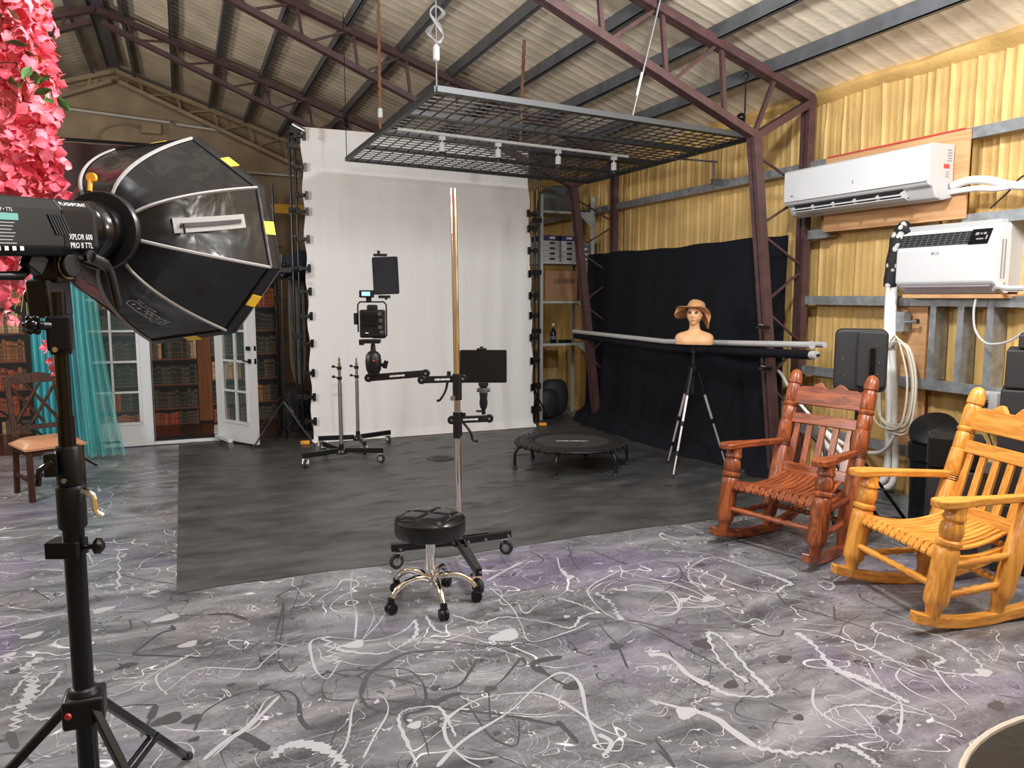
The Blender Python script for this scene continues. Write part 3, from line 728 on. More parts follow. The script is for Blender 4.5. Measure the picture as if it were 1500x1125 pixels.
    mb = MB(); mb.tube([(-.235, -hr+.03, .375), (-.235, hr-.03, .375)], .017, 10); obj('seat_rail', mb, W['y'], t)
    for s in (1, -1):
        mb = MB(); n = 12; vs = []
        for i in range(n+1):
            x = .20-.44*i/n; z = .385-.035*math.sin(PI*i/n)
            y = s*(yx(x)-.045)
            for dy, dz in ((-.015, -.04), (.015, -.04), (.015, .0), (-.015, .0)): vs.append((x, y+dy, z+dz))
        mb.add(vs, [(4*i+k, 4*i+(k+1) % 4, 4*i+4+(k+1) % 4, 4*i+4+k) for i in range(n) for k in range(4)]+[(3, 2, 1, 0), (4*n, 4*n+1, 4*n+2, 4*n+3)])
        obj('seat_rail', mb, W['x'], t)
    # seat slats front to back
    ns = 12
    for k in range(ns):
        f = (k+.5)/ns*2-1
        mb = MB(); n = 16; vs = []
        for i in range(n+1):
            u = i/n; x = .245-.50*u
            z = .435-.045*math.sin(PI*min(1, u*1.05))**1.0 - .055*max(0, 1-u/.10)**2+.012*u
            y = f*(yx(x)-.045); hw = (yx(x)-.045)/ns*.80
            for dy, dz in ((-hw, -.014), (hw, -.014), (hw, 0), (-hw, 0)): vs.append((x, y+dy, z+dz))
        mb.add(vs, [(4*i+q, 4*i+(q+1) % 4, 4*i+4+(q+1) % 4, 4*i+4+q) for i in range(n) for q in range(4)]+[(3, 2, 1, 0), (4*n, 4*n+1, 4*n+2, 4*n+3)])
        obj('seat_slat', mb, W['x'], t, .003)
    # back: rails across, slats
    lean = lambda z: -.15-.30*(z-.07)/1.065
    ang = math.atan2(.30, 1.065)
    def M_at(z):
        return (lean(z), 0, z), Matrix(((0, math.cos(ang), -math.sin(ang)), (1, 0, 0), (0, math.sin(ang)*1, math.cos(ang))))
    c, M = M_at(.97)
    w = hr-.035
    top = [(-w, -.075), (w, -.075), (w, .035), (w*.8, .055), (w*.55, .055), (w*.35, .085), (w*.27, .09), (w*.12, .05), (-w*.12, .05), (-w*.27, .09), (-w*.35, .085), (-w*.55, .055), (-w*.8, .055), (-w, .035)]
    mb = MB(); mb.prism([(-a, b) for a, b in top][::-1], .03, M, c); obj('top_rail', mb, W['y'], t, .005)
    c, M = M_at(.805); mb = MB(); mb.prism([(-w-.01, -.036), (w+.01, -.036), (w+.01, .036), (-w-.01, .036)], .03, M, c); obj('back_rail', mb, W['y'], t, .005)
    c, M = M_at(.47); mb = MB(); mb.prism([(-w, -.04), (w, -.04), (w, .035), (-w, .035)], .03, M, c); obj('back_rail', mb, W['y'], t, .005)
    for k in range(5):
        yk = (-w+.05)+(2*w-.1)*k/4
        c, M = M_at(.63)
        h = .145
        if k in (0, 4):
            q = 1 if k == 0 else -1
            prof = [(-.02, -h), (.02, -h), (.02, h), (-.018, h), (-.018, h*.5), (-.026, .02), (-.026, -.02), (-.04, -.06), (-.038, -.1), (-.03, -.13)]
            prof = [(a*q, b) for a, b in prof]
            if q < 0: prof = prof[::-1]
        else: prof = [(-.024, -h), (.024, -h), (.021, h), (-.021, h)]
        mb = MB(); mb.prism([(a+yk, b) for a, b in prof], .018, M, c); obj('back_slat', mb, W['z'], t, .003)
    return t
rocking_chair('reddish-brown wooden rocking chair with turned posts, by the truss column', (3.63, 3.825, 0), R(194.5), 'red', 'wooden rocking chairs')
rocking_chair('golden honey-coloured wooden rocking chair with turned posts, nearest the right edge', (3.655, 2.79, 0), R(166.5), 'gold', 'wooden rocking chairs')

# ------------------------------------------------------------------ things on and by the right wall
PLY = wood('plywood', (.62, .36, .18), (.47, .25, .11), 'y', .6, 0, .5)
mb = MB(); mb.bb(5.065, 5.085, 3.80, 5.10, 2.19, 2.80); single('plywood_board', mb, PLY, 'plywood backing board behind the wall air conditioner', 'board', bev=.002)
t = thing('split_air_conditioner', 'wide white wall air conditioner with open louvre on the plywood board', 'air conditioner', (5.06, 4.55, 2.32), 0, None, True)
# profile in x (out of wall) / z, extruded along y
y0, y1 = 3.90, 5.30
xo = 4.80; zb, zt = 2.32, 2.71
prof = [(5.06, zb+.02), (5.06, zt), (xo+.04, zt), (xo+.01, zt-.01), (xo, zt-.04), (xo, zb+.14), (xo+.02, zb+.10), (xo+.06, zb+.085), (xo+.10, zb+.015), (xo+.16, zb)]
def yprism(mb, prof, ya, yb):
    n = len(prof); vs = [(x, ya, z) for x, z in prof]+[(x, yb, z) for x, z in prof]
    return mb.add(vs, [tuple(range(n)), tuple(range(n, 2*n))[::-1]]+[(i, i+n, (i+1) % n+n, (i+1) % n) for i in range(n)])
mb = MB(); yprism(mb, prof, y0, y1); obj('body', mb, WHITE, t, .01)
mb = MB(); mb.bb(xo-.004, xo, y0+.01, y1-.01, zb+.125, zt-.02); obj('front_panel', mb, WHITEM, t, .003)
mb = MB(); yprism(mb, [(xo+.022, zb+.092), (xo+.058, zb+.08), (xo+.094, zb+.018), (xo+.05, zb+.03)], y0+.22, y1-.10); obj('outlet_slot', mb, mat('dark_void', (.01, .01, .012), .6), t)
mb = MB()
for k in range(6):
    y = y0+.22+(y1-.32-y0)*k/5; mb.box((xo+.045, y, zb+.055), (.055, .012, .06), Matrix.Rotation(R(-30), 3, 'Y'))
mb.beam((xo+.012, y0+.22, zb+.055), (xo+.012, y1-.10, zb+.055), .008, .012)
obj('louvre', mb, WHITE, t, .002)
mb = MB(); mb.box((xo+.0, (y0+y1)/2, zb+.02), (.055, y1-y0-.32, .008), Matrix.Rotation(R(20), 3, 'Y')); obj('flap', mb, WHITE, t, .002)
mb = MB(); mb.bb(4.955, 5.01, y0-.002, y0, zb+.22, zb+.25); obj('warning_sticker', mb, mat('red_sticker', (.55, .06, .04), .5), t, label='small red warning sticker')
mb = MB()
for k in range(5): mb.bb(4.985+.008*(k % 2), 5.03, y0-.0015, y0, zb+.27+.018*k, zb+.278+.018*k)
for k in range(3): mb.bb(4.975, 5.01, y0-.0015, y0, zb+.16+.016*k, zb+.166+.016*k)
obj('printed_label', mb, mat('grey_print', (.25, .25, .25), .6), t)
mb = MB(); mb.bb(xo-.0055, xo-.004, 5.18, 5.21, zb+.16, zb+.175); mb.bb(xo-.0055, xo-.004, 4.545, 4.555, zb+.19, zb+.215); obj('printed_mark', mb, mat('grey_print'), t) if False else obj('printed_mark', mb, MATS['grey_print'], t)
mb = MB(); mb.bb(5.055, 5.066, 3.83, 5.08, 2.801, 2.812); single('red_edge_strip', mb, MATS['red_sticker'], 'thin red strip along the top of the plywood board', 'strip')
# refrigerant lines from the air conditioner to the right
mb = MB(); mb.tube(smooth_path([(5.03, 3.88, 2.42), (5.02, 3.75, 2.44), (5.02, 3.6, 2.42), (5.04, 3.4, 2.36), (5.05, 2.9, 2.33), (5.05, 2.0, 2.34)]), .028, 10)
mb.tube(smooth_path([(5.04, 3.9, 2.38), (5.03, 3.7, 2.38), (5.03, 3.5, 2.36), (5.06, 3.2, 2.40), (5.06, 2.5, 2.40)]), .02, 8)
single('insulated_pipe', mb, mat('white_insulation', (.78, .77, .75), .6), 'white insulated pipes curving out of the plywood to the right', 'pipe')
mb = MB(); mb.tube(smooth_path([(5.07, 3.62, 2.24), (5.06, 3.5, 2.33), (5.03, 3.38, 2.42), (5.05, 3.25, 2.40), (5.06, 3.0, 2.36)]), .006, 6)
single('black_cable', mb, RUBBER, 'thin black cable looping beside the white insulated pipes', 'cable')
# window air conditioner
t = thing('window_air_conditioner', 'boxy white window air conditioner mounted on the metal studs', 'air conditioner', (5.2, 3.87, 1.66), 0, None, True)
y0, y1, zb, zt, xo = 3.47, 4.24, 1.665, 2.13, 4.94
prof = [(5.1, zb), (5.1, zt), (xo+.10, zt), (xo+.07, zt-.01), (xo, zt-.155), (xo, zb+.08), (xo+.02, zb+.06), (xo+.12, zb)]
mb = MB(); yprism(mb, prof, y0, y1); obj('front_shell', mb, WHITEM, t, .012)
mb = MB(); mb.bb(5.10, 5.3, y0+.02, y1-.02, zb+.01, zt+.03); mb.bb(5.02, 5.3, y0+.03, y1-.03, zt-.01, zt+.03); obj('casing', mb, WHITE, t, .004)
M = frame((xo+.035, 3.90, zt-.083), (0, -1, 0), V((.07, 0, .145)).normalized(), V((-.145, 0, .07)).normalized())
def local_boxes(lst, M, mbx=None):
    mb = mbx or MB(); M3 = M.to_3x3()
    for c, s in lst: mb.box(M @ V(c), s, M3)
    return mb
mb = local_boxes([((-.055, 0, .001), (.56, .10, .004))], M); obj('grille_recess', mb, MATS['dark_void'], t)
mb = local_boxes([((-.055, -.045+.018*k, .006), (.56, .004, .006)) for k in range(6)]+[((-.30+.049*k, 0, .005), (.005, .10, .006)) for k in range(11)], M); obj('grille', mb, mat('grille_grey', (.10, .10, .10), .4), t)
mb = local_boxes([((.295, 0, .004), (.14, .115, .006))], M); obj('control_panel', mb, BLACKG, t)
mb = local_boxes([((.27+.0, .02, .008), (.025, .02, .002)), ((.30, .02, .008), (.012, .012, .002)), ((.325, .02, .008), (.02, .016, .002)), ((.30, -.02, .008), (.05, .01, .002)), ((.345, -.01, .008), (.01, .03, .002))], M); obj('button', mb, MATS['grey_print'], t)
text('logo', 'LG', .03, frame((xo-.002, 3.90, zb+.285), (0, -1, 0), (0, 0, 1), (-1, 0, 0)), MATS['grey_print'], t)
mb = MB(); mb.lathe([(.011, 0), (.011, .0015)], 14, (xo-.001, 3.935, zb+.286), Matrix.Rotation(R(-90), 3, 'Y')); obj('logo_dot', mb, MATS['grey_print'], t)
mb = MB()
for k in range(6): mb.box((xo+.022+.016*k, (y0+y1)/2, zb+.053-.0095*k), (.006, y1-y0-.08, .006))
obj('bottom_grille', mb, mat('lilac_grey_plastic', (.42, .38, .42), .5), t)
mb = MB()
for k in range(2): mb.bb(5.0+.03*k, 5.012+.03*k, y0-.003, y0, zb+.10, zb+.36)
mb.bb(5.04, 5.052, y0-.003, y0, zb+.05, zb+.075); obj('side_vent', mb, MATS['grey_print'], t)
mb = MB(); mb.bb(4.98, 5.28, 3.44, 4.2, zb-.03, zb-.003); single('support_shelf', mb, PLY, 'thin wooden shelf carrying the window air conditioner', 'shelf')
mb = MB(); mb.tube(smooth_path([(5.0, 3.62, 1.66), (4.99, 3.63, 1.55), (4.99, 3.61, 1.42), (4.99, 3.54, 1.34), (4.99, 3.46, 1.33), (4.99, 3.36, 1.36), (4.99, 3.25, 1.44)]), .008, 8)
mb.tube(smooth_path([(5.0, 3.5, 1.69), (4.98, 3.46, 1.71), (4.99, 3.40, 1.70), (5.0, 3.30, 1.70)]), .018, 8)
single('power_cord', mb, WHITE, 'white power cord hanging in a loop below the window air conditioner', 'cord')
# vertical pipe bundle with patterned fabric sleeve
def sleeve_mat():
    m, nt, b, N, L = nodes('black_white_floral_cloth'); setc(b, (.02, .02, .02), .7)
    tc = N('ShaderNodeTexCoord'); v = N('ShaderNodeTexVoronoi'); v.inputs['Scale'].default_value = 17; L(tc.outputs['Object'], v.inputs['Vector'])
    r = N('ShaderNodeValToRGB'); e = r.color_ramp.elements; e[0].position = .32; e[0].color = (.6, .6, .58, 1); e[1].position = .42; e[1].color = (.012, .012, .014, 1)
    L(v.outputs['Distance'], r.inputs[0]); L(r.outputs[0], b.inputs['Base Color']); return m
mb = MB(); mb.tube(smooth_path([(5.03, 4.22, 2.17), (5.02, 4.28, 2.12), (5.02, 4.31, 2.0), (5.02, 4.33, 1.85), (5.02, 4.34, 1.72)], 4), [.05, .06, .06, .058, .055, .06, .062, .058, .055, .056, .06, .06, .056, .056, .06, .056, .055], 12)
single('cloth_sleeve', mb, sleeve_mat(), 'black and white patterned cloth sleeve around the pipes left of the window air conditioner', 'sleeve')
WI = MATS['white_insulation']
mb = MB()
for k, (dy, dx, r) in enumerate(((.02, 0, .03), (-.03, -.01, .026), (-.005, -.04, .02))):
    mb.tube(smooth_path([(5.03+dx, 4.34+dy, 1.74), (5.02+dx, 4.33+dy, 1.4), (5.01+dx, 4.28+dy, 1.0), (5.02+dx, 4.26+dy*1.2, .6), (5.02+dx, 4.25+dy*1.6, .3), (5.0+dx, 4.3+dy*2, .14+.03*k), (4.98+dx, 4.45, .09+.05*k), (4.98+dx, 4.7, .2+.1*k), (5.0, 4.95, .33+.1*k)]), r, 10)
single('pipe_bundle', mb, WI, 'bundle of white wrapped pipes running down the wall to the floor', 'pipe')
mb = MB(); mb.tube(smooth_path([(5.0, 4.2, .62), (4.95, 4.28, .45), (4.95, 4.55, .42), (4.98, 4.9, .52), (4.94, 5.2, .75), (4.88, 5.32, .95), (4.86, 5.38, 1.0)]), .014, 8)
single('white_hose', mb, WI, 'white hose sweeping from the pipe bundle up to the column', 'hose')
# stand-off wooden plank, junction box and coiled hose
mb = MB(); mb.bb(5.135, 5.165, 4.10, 4.32, .50, 1.60); single('wood_plank', mb, PLY, 'upright plywood strip behind the coiled cable', 'board')
t = thing('junction_box', 'small grey metal junction box under the window air conditioner', 'electrical box', (5.05, 4.26, 1.40), 0, None, True)
mb = MB(); mb.bb(5.02, 5.10, 4.21, 4.30, 1.38, 1.53); obj('box', mb, GALV, t, .003)
mb = MB(); mb.cyl((5.05, 4.21, 1.45), (5.05, 4.13, 1.46), .014); mb.cyl((5.05, 4.13, 1.46), (5.05, 4.11, 1.46), .02); obj('conduit_nipple', mb, STEEL, t)
mb = MB(); mb.tube(smooth_path([(5.05, 4.27, 1.53), (5.03, 4.30, 1.60), (5.03, 4.34, 1.65), (5.03, 4.28, 1.69)]), .006, 6); obj('wire', mb, RUBBER, t)
mb = MB(); rc = random.Random(3)
for k in range(6):
    a = rc.uniform(-.03, .03); b_ = rc.uniform(0, .09)
    mb.tube(smooth_path([(4.99-.008*k, 4.27+a*.3, 1.26), (4.98-.008*k, 4.21, 1.32+a), (4.98-.008*k, 4.12+a, 1.25), (4.98-.008*k, 4.05+a, 1.0), (4.98-.008*k, 4.08+a, .74-b_), (4.98-.008*k, 4.20+a, .68-b_), (4.98-.008*k, 4.33+a, .74-b_), (4.98-.008*k, 4.37+a, .95)], 5), .008, 6)
single('coiled_cable', mb, mat('beige_cable', (.6, .55, .45), .5), 'coil of beige cable hanging beside the black speaker', 'cable')
t = thing('wall_outlet', 'white outlet box with black plug between the speaker stack and rocking chair', 'outlet', (5.08, 3.50, .87), 0, None, True)
mb = MB(); mb.bb(5.02, 5.10, 3.44, 3.56, .87, 1.0); obj('box', mb, WHITE, t, .004)
mb = MB(); mb.bb(4.98, 5.02, 3.50, 3.55, .90, .93); obj('plug', mb, BLACK, t, .003)
mb = MB(); mb.bb(4.97, 5.02, 3.50, 3.59, .945, .985); obj('adapter', mb, WHITE, t, .003)
mb = MB(); mb.tube(smooth_path([(4.99, 3.52, .90), (4.99, 3.5, .8), (4.99, 3.42, .62), (4.99, 3.4, .5)]), .005, 6); obj('cord', mb, RUBBER, t)
# black speaker on stand
t = thing('padded_speaker', 'black rounded speaker on a stand between the rocking chair and the wall', 'speaker', (4.50, 4.12, 0), R(-45.5), None)
def rrect(w, h, r, n=6):
    out = []
    for (cx, cy, a0) in ((w/2-r, h/2-r, 0), (-w/2+r, h/2-r, 90), (-w/2+r, -h/2+r, 180), (w/2-r, -h/2+r, 270)):
        for i in range(n+1):
            a = R(a0+90*i/n); out.append((cx+r*math.cos(a), cy+r*math.sin(a)))
    return out
mb = MB(); mb.prism([(x, z+1.19) for x, z in rrect(.35, .45, .05)], .16); obj('cabinet', mb, mat('black_cabinet', (.016, .016, .017), .6, bump=.15, bscale=200), t, .02)
mb = MB(); mb.prism([(x+.07, z+1.20) for x, z in rrect(.19, .40, .03)], .035, None, (0, -.085, 0)); obj('side_pod', mb, MATS['black_cabinet'], t, .012)
mb = MB(); mb.prism([(x+.075, z+1.19) for x, z in rrect(.035, .2, .015)], .02, None, (0, -.11, 0)); obj('handle_recess', mb, BLACKG, t, .004)
mb = MB()
for x, z in ((.10, 1.30), (.12, 1.18), (.06, 1.12), (.11, 1.1), (-.12, 1.2), (-.1, 1.08)): mb.lathe([(.006, 0), (.006, .006)], 8, (x, -.108 if x > 0 else -.082, z), Matrix.Rotation(R(90), 3, 'X'))
obj('screw', mb, STEEL, t)
mb = MB(); mb.cyl((0, .02, .45), (0, .02, .98), .018); obj('pole', mb, BLACKM, t)
for a in (20, 140, 260):
    mb = MB(); mb.tube([(0, .02, .52), (.38*math.cos(R(a)), .02+.38*math.sin(R(a)), .012)], .012, 8); obj('leg', mb, BLACKM, t)
# bin with lid propped open
t = thing('trash_bin', 'black plastic bin with its lid tipped open behind the golden rocking chair', 'bin', (4.90, 3.80, 0))
mb = MB(); mb.lathe([(.125, 0), (.13, .01), (.15, .48), (.165, .49), (.165, .60), (.15, .605), (.14, .58), (.135, .02)], 28, cap=False); mb.lathe([(.13, .01), (.05, .012)], 28); obj('bin_body', mb, BLACK, t)
mb = MB(); mb.lathe([(.16, 0), (.165, .015), (.155, .05), (.13, .065), (.10, .062), (.09, .068), (.06, .064), (.05, .07), (.02, .068)], 28, (.0, -.0, .68), Matrix.Rotation(R(-38), 3, 'Y') @ Matrix.Rotation(R(12), 3, 'X')); obj('lid', mb, BLACK, t)
# speaker tower at the right edge
t = thing('speaker_stack', 'tall stack of black speaker boxes at the right edge behind the golden rocking chair', 'speaker', (4.64, 2.937, 0), R(-58))
for z0, z1, w, nm in ((0, .42, .34, 'subwoofer'), (.425, 1.105, .36, 'lower_cabinet'), (1.11, 1.34, .33, 'upper_cabinet'), (1.345, 1.43, .22, 'top_cabinet')):
    mb = MB(); mb.bb(-w/2, w/2, -.16, .2, z0, z1); obj(nm, mb, MATS['black_cabinet'], t, .012)
t = thing('equipment_case', 'low black equipment case behind the golden rocking chair', 'case', (4.33, 3.24, 0), R(-50))
mb = MB(); mb.bb(-.12, .17, -.12, .10, .0, .60); obj('body', mb, MATS['black_cabinet'], t, .012)
mb = MB(); mb.bb(-.125, .175, -.125, .105, .605, .80); obj('lid', mb, BLACK, t, .012)
# stand legs seen behind the red chair
t = thing('folded_stand', 'black folding stand leg leaning by the wall behind the red rocking chair', 'stand', (4.5, 4.5, 0), 0, None, True)
mb = MB(); mb.tube([(4.30, 4.36, .62), (4.62, 3.95, .012)], .012, 8); obj('leg', mb, BLACKM, t)
mb = MB(); mb.tube([(4.28, 4.42, .30), (4.68, 3.92, .24)], .010, 8); obj('crossbar', mb, BLACKM, t)
mb = MB(); mb.tube([(4.25, 4.05, .012), (4.36, 4.32, .66)], .012, 8); obj('leg', mb, BLACKM, t)

# ------------------------------------------------------------------ black drape on the right wall and the rolls in front of it
BLKC = mat('black_muslin', (.006, .007, .011), .9, bump=.15, bscale=9, spec=.2)
def drape(u, v):
    y = 9.05-u*3.70
    zt = 2.18+.008*math.sin(u*9)+.006*math.sin(u*31)
    z = zt*(1-v)
    fold = (.008+.03*v)*(math.sin(u*38+3*v)+.6*math.sin(u*61+2+v*5)*min(1, v*2))+.05*math.sin(u*7)
    x = 4.97-.02-abs(fold)*.8
    if v > .88: x -= (v-.88)/.12*.26*(.8+.2*math.sin(u*5)); z = max(z*.8, .012)+.04*math.exp(-((v-.95)/.02)**2)
    return (x, y, z)
mb = MB(); mb.grid(drape, 240, 60)
single('black_drape', mb, BLKC, 'black cloth drape hanging on the right wall and pooling on the floor', 'curtain')
mb = MB(); mb.tube([(4.70, 8.95, 1.19), (4.66, 6.8, 1.175), (4.62, 4.72, 1.26)], .026, 14); mb.tube([(4.62, 4.722, 1.26), (4.62, 4.71, 1.26)], .033, 14)
single('white_roller_tube', mb, WHITE, 'long white tube lying in front of the black drape, upper of the pair', 'tube', 'white tubes in front of the black drape')
mb = MB(); mb.tube([(4.80, 6.0, 1.20), (4.74, 4.70, 1.26)], .024, 14)
single('white_roller_tube', mb, WHITE, 'short white tube end beside the column, rear of the pair', 'tube', 'white tubes in front of the black drape')
t = thing('black_backdrop_roll', 'long black backdrop roll with grey cap lying below the white tube', 'roll', (4.66, 6.7, 1.15), 0, None, True)
mb = MB(); mb.tube([(4.73, 8.95, 1.13), (4.68, 6.8, 1.10), (4.62, 4.72, 1.18)], .038, 14); obj('roll', mb, BLKC, t)
mb = MB(); mb.tube([(4.62, 4.72, 1.18), (4.62, 4.66, 1.183)], .033, 14); obj('end_cap', mb, mat('grey_cap', (.45, .45, .42), .5), t)
mb = MB(); mb.lathe([(.008, 0), (.014, .012), (.008, .024)], 8, (4.62, 4.655, 1.183), Matrix.Rotation(R(90), 3, 'X')); obj('cap_screw', mb, BLACK, t)
# holders: clamps on the column
for i, (z, px) in enumerate(((1.38, 4.62), (1.02, 4.66))):
    t = thing('spring_clamp', ('upper' if i == 0 else 'lower')+' small black clamp gripping the near maroon column', 'clamp', (px, 5.30, z), 0, 'clamps on the column', True)
    mb = MB(); mb.bb(px-.06, px+.05, 5.25, 5.31, z-.015, z+.015); obj('jaw', mb, BLACKG, t, .004)
    mb = MB(); mb.cyl((px-.03, 5.26, z+.022), (px-.03, 5.30, z+.022), .008); obj('spring', mb, CHROME, t)
# tripod with mannequin bust and hat
t = thing('tripod', 'silver and black tripod carrying the mannequin bust before the black drape', 'tripod', (4.34, 5.88, 0))
mb = MB(); mb.cyl((0, 0, .92), (0, 0, 1.19), .014); mb.lathe([(.012, 1.12), (.025, 1.125), (.025, 1.15), (.012, 1.16)], 12); mb.lathe([(.035, 1.195), (.035, 1.205)], 12, (0, 0, 0)); obj('centre_column', mb, BLACKM, t)
mb = MB(); mb.lathe([(.02, .92), (.04, .94), (.045, .99), (.03, 1.01), (.014, 1.015)], 12); mb.lathe([(.018, .74), (.018, .92)], 10); obj('shoulder', mb, BLACK, t)
for a in (208, -17, 92):
    ca, sa = math.cos(R(a)), math.sin(R(a)); P = lambda f: (.03*ca+(.33*ca)*f, .03*sa+.33*sa*f, .98*(1-f)+.012*f)
    l = MB(); l.tube([P(0), P(.22)], .017, 10); leg = obj('leg', l, BLACK, t)
    for f0, f1, r in ((.22, .52, .012), (.52, .78, .010), (.78, .99, .008)):
        s_ = MB(); s_.tube([P(f0), P(f1)], r, 8); obj('leg_section', s_, mat('silver_anodised', (.75, .68, .68), .3, .6), leg)
    for f in (.22, .50, .77):
        s_ = MB(); s_.tube([P(f-.012), P(f+.03)], .017, 8); obj('leg_lock', s_, BLACK, leg)
    s_ = MB(); s_.tube([P(.97), P(1.0)], .012, 8); obj('rubber_foot', s_, RUBBER, leg)
    s_ = MB(); s_.tube([P(.28), (0, 0, .76)], .004, 6); obj('strut', s_, BLACK, t)
SKIN = mat('mannequin_skin', (.74, .42, .22), .38)
bt = thing('mannequin_bust', 'peach-skinned mannequin head and shoulders on the tripod, in front of the black drape', 'mannequin', (4.34, 5.88, 1.207), R(-48))
# local: x right of viewer .. faces -y
def ring(u, w, d, z, cx=0, cy=0, p=2.0):
    a = 2*PI*u; c, s = math.cos(a), math.sin(a)
    k = (abs(c)**p+abs(s)**p)**(-1/p)
    return (cx+w*c*k, cy+d*s*k, z)
K3 = .75
secs = [(0, .172, .085, 0, 2.6), (.03, .176, .09, 0, 2.6), (.08, .176, .088, 0, 2.5), (.115, .165, .078, .005, 2.4), (.14, .135, .066, .01, 2.2), (.155, .095, .055, .012, 2.1), (.17, .063, .05, .01, 2), (.19, .05, .047, .005, 2), (.23, .045, .045, -.002, 2), (.262, .047, .05, -.008, 2)]
def bust(u, v):
    f = v*(len(secs)-1); i = min(int(f), len(secs)-2); k = f-i; a, b = secs[i], secs[i+1]
    m = [a[j]+(b[j]-a[j])*k for j in range(5)]
    x, y, z = ring(u, m[1], m[2], m[0]*K3, 0, m[3], m[4])
    if y < 0 and z < .13: y -= .018*math.exp(-((abs(x)-.07)/.04)**2)*math.exp(-((z-.03)/.05)**2)   # chest
    return (x, y, z)
def head(u, v):
    # v 0 chin .. 1 crown ; faces -y
    z = .235+.225*v
    w = .078*math.sin(PI*(.13+.80*v))**.62; d = .098*math.sin(PI*(.16+.78*v))**.55
    if v < .3: w *= .72+.93*v
    a = 2*PI*u; x = w*math.cos(a); y = d*math.sin(a)
    if y < 0:
        fx = x/.075
        y -= .022*math.exp(-(fx/.16)**2)*math.exp(-((v-.40)/.09)**2)    # nose
        y -= .008*math.exp(-(fx/.35)**2)*math.exp(-((v-.22)/.035)**2)   # lips
        y -= .008*math.exp(-(fx/.4)**2)*math.exp(-((v-.06)/.06)**2)     # chin
        y += .012*math.exp(-((abs(fx)-.42)/.2)**2)*math.exp(-((v-.53)/.05)**2)  # sockets
    return (x*.86, (y-.012)*.86, z*.84-.0174)
def fitp(o): o.scale = (.86, .86, .84); o.location = (0, 0, -.0174); return o
mb = MB(); mb.grid(bust, 36, 36, None, True, True); mb.add([bust(i/36, 0) for i in range(36)], [tuple(range(36))[::-1]])
mb.grid(head, 48, 40, None, True, True)
obj('body', mb, SKIN, bt)
HR = (Matrix.Rotation(R(-8), 3, 'Y') @ Matrix.Rotation(R(10), 3, 'X'))
mb = MB(); mb.sph((0, -.109, .288), .014, 12, 8, (1.4, .4, .55)); obj('lips', mb, mat('rose_lips', (.62, .2, .16), .35), bt); fitp(bpy.data.objects['lips'])
for s in (1, -1):
    mb = MB(); mb.sph((s*.031, -.093, .356), .012, 12, 8, (1.35, .5, .65)); e = fitp(obj('eye', mb, WHITEM, bt))
    mb = MB(); mb.sph((s*.031, -.099, .356), .0055, 10, 6, (1, .5, 1)); obj('iris', mb, BLACKG, e)
    mb = MB(); mb.sph((s*.031, -.098, .366), .016, 12, 6, (1.5, .5, .42)); obj('eyelash', mb, BLACKG, e)
    mb = MB(); mb.sph((s*.033, -.094, .380), .018, 12, 6, (1.3, .45, .22)); fitp(obj('eyebrow', mb, mat('brown_brow', (.12, .05, .03), .6), bt))
    mb = MB(); mb.sph((s*.077, -.005, .345), .02, 10, 8, (.35, .7, 1.3)); fitp(obj('ear', mb, SKIN, bt))
mb = MB(); mb.grid(lambda u, v: (.084*math.cos(2*PI*u)*math.sin(PI*(.5+.5*v)) if True else 0, .02+.098*math.sin(2*PI*u)*math.sin(PI*(.5+.5*v)), .39+.085*(-math.cos(PI*(.5+.5*v)))), 24, 10, None, True, True)
fitp(obj('hair', mb, mat('dark_hair', (.05, .018, .012), .5), bt))
FELT = mat('tan_felt', (.52, .27, .12), .8, bump=.1, bscale=80); FELT2 = mat('hat_band_felt', (.30, .14, .06), .7)
ht = thing('sun_hat', 'floppy tan felt hat with wide wavy brim on the mannequin head', 'hat', (4.34, 5.88, 1.515), R(-48))
ht.scale = (.86, .86, .8)
def hatT(p):
    q = (Matrix.Rotation(R(14), 3, 'Y') @ Matrix.Rotation(R(-16), 3, 'X')) @ V(p); return (q.x, q.y+.015, q.z+.005)
def crown(u, v):
    a = 2*PI*u; r = .098*math.cos(v*PI/2*.98)**.45; return hatT((r*math.cos(a), r*1.12*math.sin(a), .0+.115*math.sin(v*PI/2)**.9))
def brim(u, v):
    a = 2*PI*u; r = .096+.125*v
    drop = -.01-.10*v**1.4*(.55+.40*math.sin(a*2+1.2)+.28*math.sin(3*a+.4))-.03*v
    if math.sin(a) < -.2: drop += .07*v
    return hatT((r*math.cos(a)*(1-.12*v), r*1.1*math.sin(a)*(1-.15*v), drop))
mb = MB(); mb.grid(crown, 40, 14, None, True, True); o = obj('crown', mb, FELT, ht); s = o.modifiers.new('thick', 'SOLIDIFY'); s.thickness = .003
mb = MB(); mb.grid(brim, 72, 10, None, True, True); o = obj('brim', mb, FELT, ht); s = o.modifiers.new('thick', 'SOLIDIFY'); s.thickness = .004
mb = MB(); mb.grid(lambda u, v: hatT((.1*math.cos(2*PI*u), .112*math.sin(2*PI*u), -.004+.02*v)), 40, 1, None, True, True); obj('band', mb, FELT2, ht)
